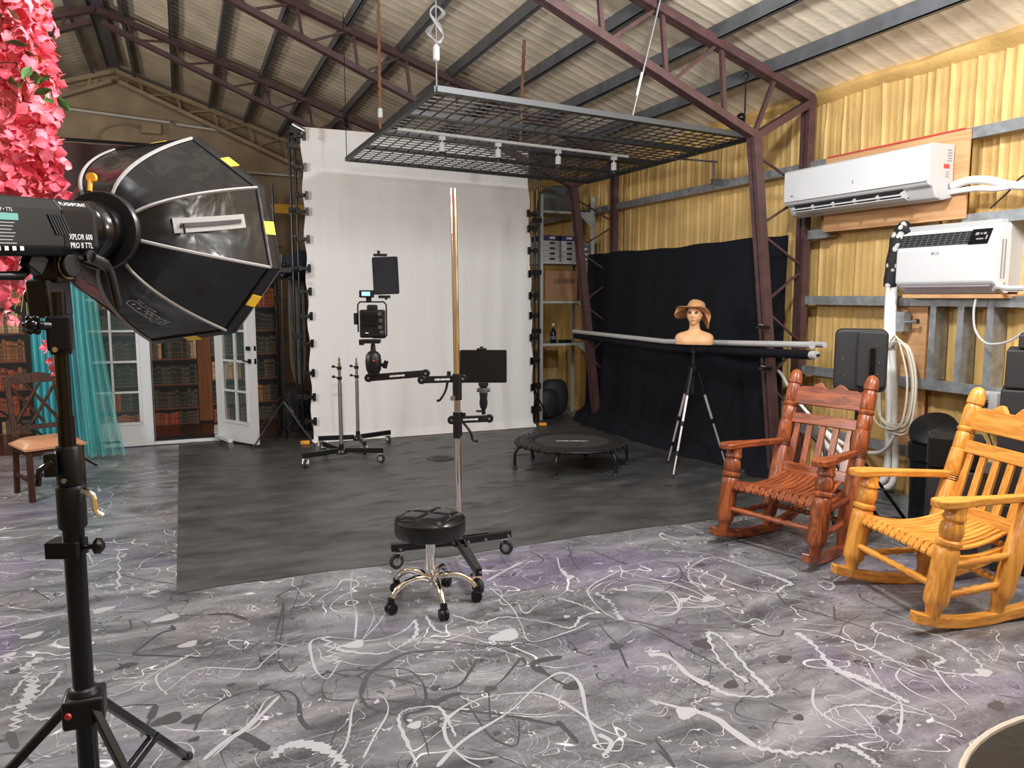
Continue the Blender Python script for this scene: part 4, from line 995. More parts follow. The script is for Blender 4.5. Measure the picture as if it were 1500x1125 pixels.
# ------------------------------------------------------------------ white backdrop on its frame
def cloth_mat(name, c, var=.05):
    m, nt, b, N, L = nodes(name); setc(b, c, .85)
    tc = N('ShaderNodeTexCoord'); mp = N('ShaderNodeMapping'); mp.inputs['Scale'].default_value = (9, 9, .9); L(tc.outputs['Object'], mp.inputs[0])
    n = N('ShaderNodeTexNoise'); n.inputs['Scale'].default_value = 1.2; n.inputs['Detail'].default_value = 4; n.inputs['Distortion'].default_value = .4; L(mp.outputs[0], n.inputs['Vector'])
    bp = N('ShaderNodeBump'); bp.inputs['Strength'].default_value = .35; bp.inputs['Distance'].default_value = .02; L(n.outputs['Fac'], bp.inputs['Height']); L(bp.outputs[0], b.inputs['Normal'])
    return m
BY0, BY1 = 8.74, 8.95   # y at the floor and at the top
def by(z): return BY0+(BY1-BY0)*z/3.5
def whitef(u, v):
    z = 3.5*v; x = 1.29+2.74*u
    edge = min(u, 1-u)
    x += .012*math.sin(v*45)*math.exp(-edge*30)*(1 if u < .5 else -1)
    y = by(z)+.012*MN.noise(V((x*3, z*.5, 0)))+.006*math.sin(x*22+math.sin(z*2))*(1-v)*math.exp(-(1-u)*2.5)*1.6+.004*math.sin(x*31)*math.exp(-v*6)
    if v < .015: y -= .03; 
    return (x, y, max(z, .006))
t = thing('white_backdrop', 'tall white muslin backdrop hung between two black stands', 'backdrop', (2.66, 8.74, 0), 0, None, True)
mb = MB(); mb.grid(whitef, 160, 90); o = obj('cloth', mb, cloth_mat('white_muslin', (.74, .73, .725)), t)
mb = MB(); mb.grid(lambda u, v: (1.29+2.74*u, by(3.5-.11*v)-.006, 3.5-.11*v), 20, 1); obj('top_pocket', mb, mat('muslin_hem', (.74, .70, .66), .85), t)
mb = MB(); mb.grid(lambda u, v: (1.27+2.78*u, 8.70+.03*v, .008+.035*v), 30, 1); obj('floor_hem', mb, MATS['muslin_hem'], t)
mb = MB(); mb.tube([(1.15, 8.975, 3.49), (4.2, 8.975, 3.49)], .018, 10)
single('backdrop_crossbar', mb, BLACKM, 'black crossbar holding the top of the white backdrop', 'bar')
def pole_stand(x, label):
    t = thing('backdrop_stand', label, 'stand', (x, 8.99, 0), 0, 'stands of the white backdrop', True)
    s = -1 if x < 2 else 1
    for dx, nm in ((0, 'pole'), (s*.06, 'rear_pole')):
        mb = MB(); mb.tube([(x+dx, 8.99, 0.02), (x+dx, 8.99, 3.46)], .014, 8); obj(nm, mb, BLACKM, t)
    for z in (.5, 1.2, 1.95, 2.6, 3.3):
        mb = MB(); mb.bb(x-.03 if s > 0 else x-.09, x+.09 if s > 0 else x+.03, 8.97, 9.01, z-.03, z+.03); obj('collar', mb, BLACK, t, .004)
    mb = MB(); mb.bb(x-.06, x+.06, 8.93, 9.05, 3.42, 3.5); obj('head', mb, BLACK, t, .005)
    for a in (30, 150, 270):
        mb = MB(); mb.tube([(x, 8.99, .45), (x+.33*math.cos(R(a)), 9.0+.30*math.sin(R(a))*(-.5 if a == 270 else 1), .012)], .01, 6); obj('leg', mb, BLACKM, t)
    mb = MB(); mb.tube([(x+s*.02, 8.95, 3.52), (x+s*-.10, 8.9, 3.45)], .025, 10); obj('grip_head', mb, STEEL, t)
pole_stand(1.225, 'tall black backdrop stand at the left edge of the white backdrop')
pole_stand(4.15, 'tall black backdrop stand at the right edge of the white backdrop')
def clamp(name, x, y, z, s, label, group):
    t = thing(name, label, 'clamp', (x, y, z), 0, group)
    mb = MB(); mb.bb(min(-s*.10, 0), max(-s*.10, 0), -.02, .02, -.018, .018); mb.bb(min(-s*.1, -s*.06), max(-s*.1, -s*.06), -.025, .025, -.03, .03); obj('handle', mb, BLACK, t, .004)
    mb = MB(); mb.bb(min(0, s*.035), max(0, s*.035), -.028, -.008, -.045, .045); obj('jaw', mb, BLACKG, t, .004)
    return t
names = ['topmost', 'second', 'third', 'fourth', 'fifth', 'sixth', 'seventh', 'eighth', 'ninth', 'tenth', 'eleventh', 'lowest']
def z_at(px, py, Y):
    d = cam_ray(px, py); return CAM_H+d.z*Y/d.y
ly = [197, 243, 285, 309, 350, 393, 427, 463, 503, 546, 581, 616]; ry = [312, 335, 367, 401, 433, 462, 494, 528, 566, 598]
c0 = None
for i, py in enumerate(ly):
    z = z_at(450, py, 8.8); y = by(z)-.02
    if c0 is None: c = c0 = clamp('backdrop_clamp', 1.30, y, z, 1, '', 'clamps down the left edge of the white backdrop')
    else: c = copy_tree(c0); c.location = (1.30, y, z)
    c['label'] = 'black spring clamp on the left edge of the white backdrop, '+names[i]+(' from the top' if 0 < i < 11 else '')
for i, py in enumerate(ry):
    z = z_at(786, py, 8.8)
    if i == 0: c = c1 = clamp('backdrop_clamp', 4.02, by(z)-.02, z, -1, '', 'clamps down the right edge of the white backdrop')
    else: c = copy_tree(c1); c.location = (4.02, by(z)-.02, z)
    c['label'] = 'black spring clamp on the right edge of the white backdrop, '+(names[i] if i < 9 else 'lowest')+(' from the top' if 0 < i < 9 else '')
# ------------------------------------------------------------------ hanging grid
GC = [V((1.67, 5.23, 3.06)), V((4.57, 5.42, 3.0)), V((4.52, 8.28, 3.0)), V((1.64, 8.22, 3.06))]
def G(u, v): return GC[0]*(1-u)*(1-v)+GC[1]*u*(1-v)+GC[2]*u*v+GC[3]*(1-u)*v
GM = mat('dark_grid_steel', (.018, .019, .021), .45, .2)
t = thing('hanging_grid', 'large black steel wire grid hanging flat under the roof', 'rack', tuple(G(.5, .5)), 0, None, True)
for v in (0, .25, .5, .52, .75, 1.0):
    mb = MB(); mb.beam(G(0, v), G(1, v), .035, .04); obj('rail', mb, GM if v else mat('worn_grid_steel', (.07, .075, .08), .5, .3), t)
for u in (0, 1):
    mb = MB(); mb.beam(G(u, 0), G(u, 1), .035, .04); obj('side_rail', mb, GM, t)
for k in range(1, 26):
    mb = MB(); mb.beam(G(k/26, 0), G(k/26, 1), .008, .008); obj('wire', mb, GM, t)
for k in range(1, 28):
    if k not in (7, 14, 21):
        mb = MB(); mb.beam(G(0, k/28), G(1, k/28), .008, .008); obj('cross_wire', mb, GM, t)
bq = onx_pt = None
t = thing('wall_bracket_rod', 'thin blue-grey steel rod bracket sticking out of the right wall under the wire grid', 'bracket', (5.1, 6.55, 2.74), 0, None, True)
mb = MB(); mb.tube([(4.45, 6.50, 2.99), (5.02, 6.50, 2.99)], .010, 8); obj('rod', mb, PURL, t)
mb = MB(); mb.tube([(4.98, 6.50, 3.0), (4.98, 6.50, 2.72)], .012, 8); mb.bb(4.96, 5.13, 6.48, 6.52, 2.76, 2.82); obj('wall_bracket', mb, PURL, t)
# light track with spot heads
t = thing('light_track', 'white light track fixed under the hanging grid', 'light track', tuple(G(.5, .40)), 0, None, True)
a = G(.015, .385)-V((0, 0, .045)); b = G(.80, .385)-V((0, 0, .045))
mb = MB(); mb.beam(a, b, .035, .022); obj('track', mb, WHITE, t, .002)
for i, f in enumerate((.17, .40, .665, .93)):
    p = a.lerp(b, f)-V((0, 0, .012))
    s = thing('track_spotlight', ('leftmost', 'second', 'third', 'rightmost')[i]+' small white spotlight hanging from the light track', 'spotlight', p, 0, 'spotlights on the light track')
    mb = MB(); mb.bb(-.025, .025, -.02, .02, -.035, 0); obj('adapter', mb, WHITE, s, .003)
    mb = MB(); mb.cyl((0, 0, -.035), (0, 0, -.06), .006); mb.lathe([(.026, -.13), (.026, -.065), (.018, -.055)], 14); obj('lamp_head', mb, WHITE, s)
    mb = MB(); mb.lathe([(.03, -.165), (.028, -.13)], 14); obj('cage', mb, BLACK, s)
# ropes and chains carrying the grid
ROPE = mat('rust_brown_rope', (.16, .07, .035), .8, bump=.6, bscale=90); CHAIN = mat('grey_chain', (.2, .2, .2), .5, .5)
def hang(name, label, cat, top, bot, r, m, extra=None):
    t = thing(name, label, cat, bot, 0, 'hangers of the wire grid', True)
    mb = MB()
    top = V(top); bot = V(bot); n = int((top-bot).length/.03)
    if r > .009:
        pts = [bot.lerp(top, i/n)+V((.004*math.sin(i*2.2), .004*math.cos(i*2.2), 0)) for i in range(n+1)]
        mb.tube(pts, [r*(1+.25*(i % 2)) for i in range(n+1)], 6)
    else: mb.tube([bot, top], r, 6)
    obj('line', mb, m, t)
    if extra: extra(t)
    return t
g = G(0, 1); hang('hanger_cable', 'thin dark cable with black knot at the far left corner of the wire grid', 'cable', (g.x, g.y, roof_z(g.x)-.1), g, .004, BLACKM,
     lambda t: (lambda mb: obj('knot', mb, BLACK, t))(MB().tube([V((G(0, 1).x+.01*math.sin(i*2), G(0, 1).y, G(0, 1).z+.30+.02*i)) for i in range(9)], [.01, .02, .035, .03, .02, .035, .03, .015, .008], 8)))
g = G(0, .52); hang('hanger_rope', 'rust-brown rope with clamp to the left side of the wire grid', 'rope', (g.x, g.y, roof_z(g.x)-.1), g, .012, ROPE,
     lambda t: (lambda mb: obj('rope_clamp', mb, WHITE, t))(MB().lathe([(.012, 0), (.022, .01), (.022, .07), (.012, .09)], 10, G(0, .52)+V((0, 0, .12)))))
def coil(t):
    g = G(0, 0); mb = MB()
    for k in range(4): mb.tube(smooth_path([g+V((.01*k, 0, .30)), g+V((-.04-.01*k, 0, .36)), g+V((.0, .01*k, .44)), g+V((.045+.006*k, 0, .50)), g+V((0, 0, .54)), g+V((-.04, 0, .49)), g+V((.01*k, 0, .42)), g+V((.05, 0, .35)), g+V((.01*k, 0, .30))], 5), .006, 6)
    obj('coiled_cable', mb, CHAIN, t)
    mb = MB(); mb.lathe([(.012, 0), (.024, .01), (.024, .09), (.012, .11)], 10, g+V((0, 0, .18))); obj('ratchet', mb, WHITE, t)
g = G(0, 0); hang('hanger_cable', 'grey cable with coil and white ratchet at the near left corner of the wire grid', 'cable', (g.x, g.y, roof_z(g.x)-.1), g, .006, CHAIN, coil)
g = G(.48, .55); hang('hanger_chain', 'rust-coloured chain hanging through the middle of the wire grid', 'chain', (g.x+.02, g.y-.05, roof_z(g.x)-.1), g, .014, ROPE)
g = G(.56, .0); hang('hanger_strap', 'strap with long white ratchet at the near side of the wire grid', 'strap', (g.x+.16, g.y-.12, roof_z(g.x+.16)-.1), g, .008, CHAIN,
     lambda t: (lambda mb: obj('ratchet', mb, WHITE, t))(MB().beam(G(.56, 0)+V((.03, -.022, .17)), G(.56, 0)+V((.06, -.045, .34)), .018, .018)))
g = G(.985, .03); 
def pulley(t):
    g = G(.985, .03); mb = MB(); mb.sph(g+V((-.04, 0, .17)), .04, 12, 8); obj('ball', mb, BLACKG, t)
    mb = MB(); mb.tube(arc((g.x, g.y, g.z+.52), .025, R(-60), R(200), 8), .006, 6); obj('hook', mb, BLACKM, t)
hang('hanger_hook', 'black hook and ball hanging at the near right corner of the wire grid', 'hook', (g.x, g.y, 3.5), g, .008, BLACKM, pulley)

rt_ = V((math.cos(YAW), -math.sin(YAW), 0)); fw_ = V((math.sin(YAW), math.cos(YAW), 0))
# ------------------------------------------------------------------ rolling camera stand
def caster(mb_parent, c, r=.045, name='caster', ang=0.0, hub=None):
    """caster standing on the floor at c (c.z = wheel centre), a child of mb_parent"""
    M = Matrix.Rotation(ang, 3, 'Z') @ Matrix.Rotation(R(90), 3, 'X')
    mb = MB(); mb.lathe([(r*.5, -.012), (r*.92, -.012), (r, -.007), (r, .007), (r*.92, .012), (r*.5, .012)], 18, c, M); w = obj(name, mb, RUBBER, mb_parent)
    mb = MB(); mb.lathe([(r*.55, -.0135), (r*.55, .0135)], 14, c, M); obj('wheel_disc', mb, hub or STEEL, w) if w.parent.parent is None else None
    return w
def caster_set(parent, x, y, z_top, r=.045, ang=0.0, fm=None):
    w = caster(parent, (x, y, r+.001), r, 'caster', ang)
    d = V((math.cos(ang), math.sin(ang), 0)); n = V((-d.y, d.x, 0))
    mb = MB()
    for s in (1, -1): mb.beam(V((x, y, r))+n*s*.018, V((x, y, z_top-.012))+n*s*.018+d*.02, .004, .03, tuple(n))
    mb.box((x+d.x*.02, y+d.y*.02, z_top-.008), (.05, .05, .01)); mb.cyl((x+d.x*.02, y+d.y*.02, z_top-.01), (x+d.x*.02, y+d.y*.02, z_top+.01), .01)
    obj('fork', mb, fm or CHROME, w)
    return w
px, py = 1.525, 4.413
t = thing('rolling_camera_stand', 'tall chrome-pole camera stand on a black wheeled base behind the stool', 'stand', (px, py, 0), 0, None, True)
mb = MB(); mb.tube([(px, py, .13), (px-.008, py, 1.3), (px-.018, py+.004, 2.28)], .019, 20); obj('pole', mb, CHROME, t)
mb = MB(); mb.lathe([(.045, 0), (.045, .05), (.03, .06), (.03, .10), (.02, .105)], 16, (px, py, .105)); obj('hub', mb, BLACKM, t)
for (ex, ey) in ((1.10, 4.44), (1.875, 4.42), (1.44, 3.84)):
    d = (V((ex, ey, 0))-V((px, py, 0))).normalized(); n = V((-d.y, d.x, 0))
    mb = MB()
    for s in (1, -1): mb.beam(V((px, py, .135))+n*s*.022, V((ex, ey, .135))+n*s*.012, .012, .045)
    mb.beam(V((px, py, .135))+d*.2, V((ex, ey, .135)), .034, .043)
    leg = obj('leg', mb, BLACKM, t, .002)
    mb = MB()
    for f in (.12, .45, .9):
        q = V((px, py, .135)).lerp(V((ex, ey, .135)), f); mb.lathe([(.008, 0), (.008, .03)], 8, q+V((0, -.03, 0)), Matrix.Rotation(R(90), 3, 'X'))
    obj('bolt', mb, STEEL, leg)
    caster_set(t, ex-d.x*.03, ey-d.y*.03, .112, .045, rnd.uniform(0, 3))
B3a = Matrix((rt_, fw_, V((0, 0, 1)))).transposed()
def arm(label, z, segs, lever_x):
    mb = MB(); mb.lathe([(.028, 0), (.028, .16)], 18, (px-.005, py, z-.13)); a = obj('arm_sleeve', mb, BLACKM, t)
    return a
# view-aligned direction for the arms: they lie across the camera's view
rt = V((math.cos(YAW), -math.sin(YAW), 0)); fw = V((math.sin(YAW), math.cos(YAW), 0))
def at(r_, z, f=0.0): return V((px, py, 0))+rt*r_+fw*f+V((0, 0, z))
arm('', 1.15, None, 0); arm('', .915, None, 0)
def armbar(p, q, name, letter=None):
    mb = MB(); mb.beam(p, q, .022, .042); 
    for e in (p, q): mb.lathe([(.026, -.013), (.026, .013)], 16, e, Matrix((rt, V((0, 0, 1)), -fw)).transposed())
    o = obj(name, mb, BLACKM, t, .003)
    mb = MB()
    for e in (p, q): mb.lathe([(.008, 0), (.008, .016)], 10, e, Matrix((rt, V((0, 0, 1)), -fw)).transposed())
    obj('bolt', mb, STEEL, o)
    m_ = p.lerp(q, .5)-fw*.0115; dx = (q-p).normalized()
    mb = MB()
    for k in range(9): mb.box(m_+dx*(-.042+.0105*k)-V((0, 0, .0)), (.0085, .001, .012 if k % 3 else .009), B3a)
    obj('maker_mark', mb, LETTER, o); return o
    M = frame(m_, dx, dx.cross(fw)*-1 if dx.cross(fw).z < 0 else dx.cross(fw), -fw)
    mm = text('maker_mark', 'STUDIO TITAN', .017, M, LETTER, t, sx=.8); 
    mm.parent = o
    return o
armbar(at(-.22, 1.142), at(.03, 1.15), 'upper_arm')
armbar(at(-.55, 1.15, .04), at(-.20, 1.178, .04), 'outer_arm')
armbar(at(-.04, .895), at(.19, .905), 'lower_arm')
for p, q in ((at(-.06, 1.15), at(-.11, 1.02)), (at(.03, .88), at(.09, .77))):
    mb = MB(); mb.tube(smooth_path([p, p.lerp(q, .55)+rt*.012*(1 if q.x > p.x else 1), q, q+rt*(.03 if q.z < .9 else -.02)+V((0, 0, -.005))], 4), .008, 8); obj('lever', mb, BLACK, t)
for p in (at(-.055, 1.185), at(.035, .93)):
    mb = MB(); mb.bb(p.x-.01, p.x+.01, p.y-.01, p.y+.01, p.z-.02, p.z+.01); obj('catch', mb, BLACK, t, .002)
for p in (at(-.03, 1.035), at(.03, .785)):
    mb = MB(); mb.lathe([(.016, -.015), (.016, .015)], 12, p-fw*.03, Matrix((rt, V((0, 0, 1)), -fw)).transposed()); obj('clamp_bolt', mb, STEEL, t)
# ball head and camera
hp = at(-.52, 1.17, .04)
B3 = Matrix((rt, fw, V((0, 0, 1)))).transposed()   # local x right, y away from the camera, z up
def lb(mb, c, s, o=hp): return mb.box(o+B3 @ V(c), s, B3)
t2 = thing('camera_ball_head', 'black ball head on the end of the outer arm, under the camera', 'tripod head', hp, 0, None, True)
mb = MB(); mb.lathe([(.035, .01), (.045, .03), (.05, .08), (.045, .12), (.03, .14), (.018, .145), (.012, .19)], 18, hp); mb.bb(hp.x-.03, hp.x+.03, hp.y-.03, hp.y+.03, hp.z, hp.z+.012); obj('body', mb, BLACK, t2)
mb = MB(); mb.tube([hp+rt*.04+V((0, 0, .06)), hp+rt*.075+V((0, 0, .06))], [.008, .016], 10); mb.tube([hp+rt*.068+V((0, 0, .04)), hp+rt*.08+V((0, 0, .085))], .014, 8); obj('knob', mb, BLACK, t2)
mb = MB(); mb.lathe([(.007, 0), (.006, .004)], 12, hp-fw*.05+rt*.012+V((0, 0, .09)), Matrix((rt, V((0, 0, 1)), -fw)).transposed()); obj('red_dial', mb, mat('red_plastic', (.5, .03, .03), .4), t2)
mb = MB(); lb(mb, (-.015, 0, .205), (.12, .06, .025)); lb(mb, (-.065, -.02, .20), (.03, .03, .035)); obj('quick_plate', mb, BLACKM, t2, .004)
ch = hp+V((0, 0, .222))
cm = thing('camera', 'black camera with battery grip in a cage, facing the white backdrop', 'camera', ch, 0, None, True)
mb = MB(); lb(mb, (0.0, 0, .09), (.15, .06, .17), ch); lb(mb, (-.0, 0, .185), (.06, .06, .04), ch); obj('body', mb, BLACK, cm, .01)
mb = MB(); lb(mb, (-.02, -.033, .115), (.09, .006, .075), ch); obj('rear_screen', mb, SCREEN, cm, .003)
mb = MB(); mb.lathe([(.04, 0), (.042, .03), (.038, .10)], 20, ch+B3 @ V((-.01, .03, .10)), Matrix((rt, V((0, 0, 1))*-1, fw)).transposed()); obj('lens', mb, BLACKG, cm)
mb = MB()
for c in ((.05, -.032, .15), (.055, -.032, .11), (.052, -.032, .07), (.06, -.032, .04)): mb.lathe([(.012, 0), (.012, .005)], 12, ch+B3 @ V(c), Matrix((rt, V((0, 0, 1)), -fw)).transposed())
obj('dial', mb, mat('dark_grey', (.06, .06, .06), .4), cm)
mb = MB(); lb(mb, (-.03, -.0325, .035), (.02, .002, .006), ch); obj('printed_mark', mb, LETTER, cm)
mb = MB(); cg = [(-.088, .04), (-.088, .205), (-.075, .222), (.07, .222), (.085, .205), (.085, .02), (.07, .005), (0, .005)]
mb.tube([ch+B3 @ V((x, .0, z)) for x, z in cg], .005, 8); obj('cage', mb, BLACKM, cm)
mb = MB(); lb(mb, (-.10, 0, .12), (.02, .05, .07), ch); obj('side_grip', mb, BLACK, cm, .004)
fl = thing('flash_trigger', 'small black radio trigger with lit blue screen on top of the camera', 'trigger', ch+V((0, 0, .23)), 0, None, True)
mb = MB(); lb(mb, (-.02, 0, .0), (.03, .03, .03), ch+V((0, 0, .235))); lb(mb, (-.032, 0, .035), (.085, .05, .045), ch+V((0, 0, .235))); obj('body', mb, BLACK, fl, .005)
mb = MB(); lb(mb, (-.032, -.0265, .036), (.05, .002, .024), ch+V((0, 0, .235))); obj('screen', mb, mat('blue_lcd', (.25, .6, .95), .3, emit=1.0), fl, label='lit blue screen')
ph = ch+rt*.085+V((0, 0, .235))
tb = thing('small_tablet', 'upright black tablet in a bracket beside the top of the camera', 'tablet', ph, 0, None, True)
mb = MB(); mb.prism([(x, z) for x, z in rrect(.155, .225, .01)], .009, B3 @ Matrix.Rotation(R(-2), 3, 'Y'), ph+V((0, 0, .145))); obj('case', mb, BLACK, tb)
mb = MB(); mb.prism([(x, z) for x, z in rrect(.143, .213, .008)], .002, B3 @ Matrix.Rotation(R(-2), 3, 'Y'), ph+V((0, 0, .145))-fw*.0055); obj('screen', mb, SCREEN, tb)
mb = MB(); lb(mb, (-.01, .0, .018), (.07, .025, .018), ph); lb(mb, (-.03, 0, .268), (.08, .025, .016), ph); lb(mb, (-.04, 0, .285), (.016, .016, .02), ph); mb.cyl(ph, ph+V((0, 0, .02)), .008); obj('bracket', mb, BLACKM, tb, .002)
tp = at(.155, .93)
hd = thing('tablet_grip', 'black swivel handle on the lower arm holding the wide tablet', 'holder', tp, 0, None, True)
mb = MB(); mb.lathe([(.012, 0), (.012, .03), (.02, .04), (.026, .07), (.022, .10), (.026, .125), (.022, .14), (.022, .17), (.03, .175), (.03, .185)], 14, tp); obj('handle', mb, BLACK, hd)
mb = MB(); mb.lathe([(.028, .135), (.03, .15), (.028, .165)], 14, tp); mb.tube([tp-rt*.04+V((0, 0, .15)), tp+rt*.04+V((0, 0, .15))], .012, 8); obj('knob', mb, mat('dark_grey', (.06, .06, .06), .4), hd)
mb = MB(); mb.tube([tp-rt*.045+V((0, 0, .02)), tp+V((0, 0, .02))], .007, 8); obj('knob', mb, BLACK, hd)
tt = thing('wide_tablet', 'landscape black tablet held on the lower arm right of the pole', 'tablet', tp+V((0, 0, .19)), 0, None, True)
mb = MB(); mb.prism([(x, z) for x, z in rrect(.285, .20, .01)], .009, B3, tp+V((0, 0, .295))); obj('case', mb, BLACK, tt)
mb = MB(); mb.prism([(x, z) for x, z in rrect(.272, .187, .008)], .002, B3, tp+V((0, 0, .295))-fw*.0055); obj('screen', mb, SCREEN, tt)
mb = MB(); lb(mb, (0, 0, .19), (.06, .02, .014), tp); lb(mb, (-.01, 0, .40), (.06, .02, .012), tp); lb(mb, (-.01, 0, .41), (.02, .015, .012), tp); obj('bracket', mb, BLACKM, tt, .002)

# ------------------------------------------------------------------ stool
sx, sy = 1.17, 3.86
t = thing('rolling_stool', 'round black tufted stool on a chrome five-star wheeled base', 'stool', (sx, sy, 0))
def seat(u, v):
    a = 2*PI*u
    prof = [(0.0, .49), (.10, .49), (.15, .487), (.178, .475), (.188, .455), (.187, .40), (.18, .385), (.16, .378), (0, .376)]
    f = v*(len(prof)-1); i = min(int(f), len(prof)-2); k = f-i
    r = prof[i][0]*(1-k)+prof[i+1][0]*k; z = prof[i][1]*(1-k)+prof[i+1][1]*k
    x, y = r*math.cos(a), r*math.sin(a)
    return (x, y, z)
def top(u, v):
    r = .186*v; a = 2*PI*u; x, y = r*math.cos(a), r*math.sin(a)
    z = .497-.030*(v**6)+.004*(1-v*v)
    # diamond tufting
    g = .125; p = (x+y)/g*.7071*1.0; q = (x-y)/g*.7071
    lx = abs((p+.5) % 1-.5); ly_ = abs((q+.5) % 1-.5)
    z -= .008*math.exp(-(lx/.10)**2)*(1-v**6)+.008*math.exp(-(ly_/.10)**2)*(1-v**6)
    return (x, y, z)
LEATH = mat('black_vinyl', (.006, .006, .007), .22, bump=.08, bscale=180)
mb = MB(); mb.grid(top, 160, 60, None, True, True)
mb.lathe([(.186, .468), (.189, .45), (.189, .40), (.183, .383), (.165, .376), (.03, .374)], 48, cap=False)
obj('seat', mb, LEATH, t)
mb = MB(); mb.tube([(.1885*math.cos(2*PI*i/48), .1885*math.sin(2*PI*i/48), .466) for i in range(48)], .0035, 6, True); obj('seat_piping', mb, LEATH, t)
mb = MB(); mb.lathe([(.05, .374), (.05, .36), (.027, .355), (.027, .16), (.02, .13), (.012, .10)], 20); obj('column', mb, CHROME, t)
for k in range(5):
    a = R(-92+72*k); d = V((math.cos(a), math.sin(a), 0)); q = V((0, 0, 1))
    leg = MB(); leg.tube(smooth_path([d*.015+q*.135, d*.07+q*.155, d*.15+q*.15, d*.21+q*.12, d*.24+q*.085], 5), [.02]*8+[.017]*8+[.014]*5, 10)
    lo = obj('leg', leg, CHROME, t)
    m2 = MB(); c = d*.247+q*.031; n = V((-d.y, d.x, 0))
    for s in (1, -1): m2.lathe([(.012, -.009), (.028, -.009), (.030, -.005), (.030, .005), (.028, .009), (.012, .009)], 16, c+n*s*.014, Matrix((d, q, n)).transposed())
    m2.beam(c+q*.028, c+q*.055, .03, .03); co = obj('caster', m2, BLACK, lo)
mb = MB(); mb.tube([(.02, .03, .34), (.12, .12, .345)], .006, 6); obj('height_lever', mb, BLACK, t)
# ------------------------------------------------------------------ two wheeled light stands
def light_stand(label, x, y, a0, top):
    t = thing('wheeled_light_stand', label, 'stand', (x, y, 0), 0, 'wheeled light stands before the white backdrop', True)
    mb = MB(); mb.tube([(x, y, .14), (x, y, top-.25)], .019, 14); obj('lower_pole', mb, STEEL, t)
    mb = MB(); mb.tube([(x, y, top-.27), (x, y, top-.05)], .015, 12); obj('upper_pole', mb, CHROME, t)
    mb = MB(); mb.tube([(x, y, top-.05), (x, y, top)], .008, 10); mb.lathe([(.012, 0), (.012, .02)], 10, (x, y, top-.035)); obj('spigot', mb, CHROME, t)
    for dz in (.22, .12):
        mb = MB(); mb.lathe([(.024, 0), (.024, .03)], 12, (x, y, top-dz)); mb.tube([(x, y, top-dz+.015), (x-.05, y-.01, top-dz+.03)], .006, 6); mb.sph((x-.06, y-.012, top-dz+.033), .018, 8, 6, (1, .5, .8)); obj('knob', mb, BLACK, t)
    mb = MB(); mb.lathe([(.05, 0), (.06, .015), (.05, .04), (.025, .05), (.024, .10)], 14, (x, y, .09)); obj('hub', mb, BLACKM, t)
    for a in a0:
        d = V((math.cos(R(a)), math.sin(R(a)), 0)); e = V((x, y, .125))+d*.42
        mb = MB(); mb.beam(V((x, y, .125))+d*.04, e, .03, .05); leg = obj('leg', mb, BLACKM, t, .003)
        caster_set(t, e.x-d.x*.025, e.y-d.y*.025, .10, .042, rnd.uniform(0, 3))
light_stand('wheeled light stand, the nearer of the pair left of the camera arm', 1.395, 7.60, (200, -25, 105), 1.05)
light_stand('wheeled light stand, the farther of the pair, close to the white backdrop', 1.70, 8.26, (170, 20, -92), .99)
# ------------------------------------------------------------------ trampoline
t = thing('mini_trampoline', 'round black mini trampoline on six bent legs', 'trampoline', (3.40, 6.50, 0))
N_ = 48; Rr = .53; zt = .25
mb = MB(); mb.tube([(Rr*math.cos(2*PI*i/N_), Rr*math.sin(2*PI*i/N_), zt) for i in range(N_)], .014, 10, True); obj('frame_ring', mb, BLACKM, t)
mb = MB(); mb.lathe([(.36, .262), (.0005, .258)], 48, cap=False); obj('jump_mat', mb, mat('grey_mesh', (.035, .035, .034), .6), t)
mb = MB(); mb.lathe([(.53, .262), (.50, .272), (.38, .272), (.355, .262)], 48, cap=False); obj('skirt', mb, mat('black_nylon', (.012, .012, .013), .55), t)
me = None
for k in range(40):
    a = 2*PI*k/40
    if me is None:
        mb = MB(); mb.tube([(.50, 0, .268), (.535, .004, .272), (.552, 0, .252), (.54, -.004, .228), (.50, 0, .236)], .0045, 6); me = mb.mesh('bungee_loop', RUBBER)
    piece('bungee_loop', me, t, rot=(0, 0, a))
for k in range(6):
    a = R(236+60*k-8); d = V((math.cos(a), math.sin(a), 0))
    mb = MB(); mb.tube(smooth_path([d*.47+V((0, 0, .235)), d*.52+V((0, 0, .215)), d*.555+V((0, 0, .17)), d*.56+V((0, 0, .10)), d*.56+V((0, 0, .01))], 4), .015, 10); leg = obj('leg', mb, BLACKM, t)
    mb = MB(); mb.lathe([(.024, 0.001), (.022, .03), (.017, .04)], 12, d*.56); obj('rubber_foot', mb, RUBBER, leg)
mb = MB()
for k, (dx, dy, w, h) in enumerate(((-.12, .0, .06, .02), (-.06, .005, .05, .03), (0, 0, .05, .022), (.05, .004, .05, .03), (.10, -.004, .07, .024), (.14, 0, .04, .012))):
    q = rt*dx+fw*dy; mb.box((q.x, q.y, .2605), (w, h, .001), B3)
obj('printed_logo', mb, LETTER, t)
mb = MB(); mb.sph((.0, -.25, .21), .06, 12, 8, (1.3, 1, .5)); obj('pouch', mb, mat('beige_pouch', (.45, .40, .36), .6), t)
# ------------------------------------------------------------------ strobe, softbox and its stand
FA = math.atan2(.346, .731)      # heading of the strobe, from +Y towards +X
fo = (-.196, 2.53, 1.835)
st = thing('studio_strobe', 'black cylindrical studio flash head with white model lettering behind the softbox', 'flash', fo, -FA)
st.rotation_euler = (R(3), 0, -R(35))
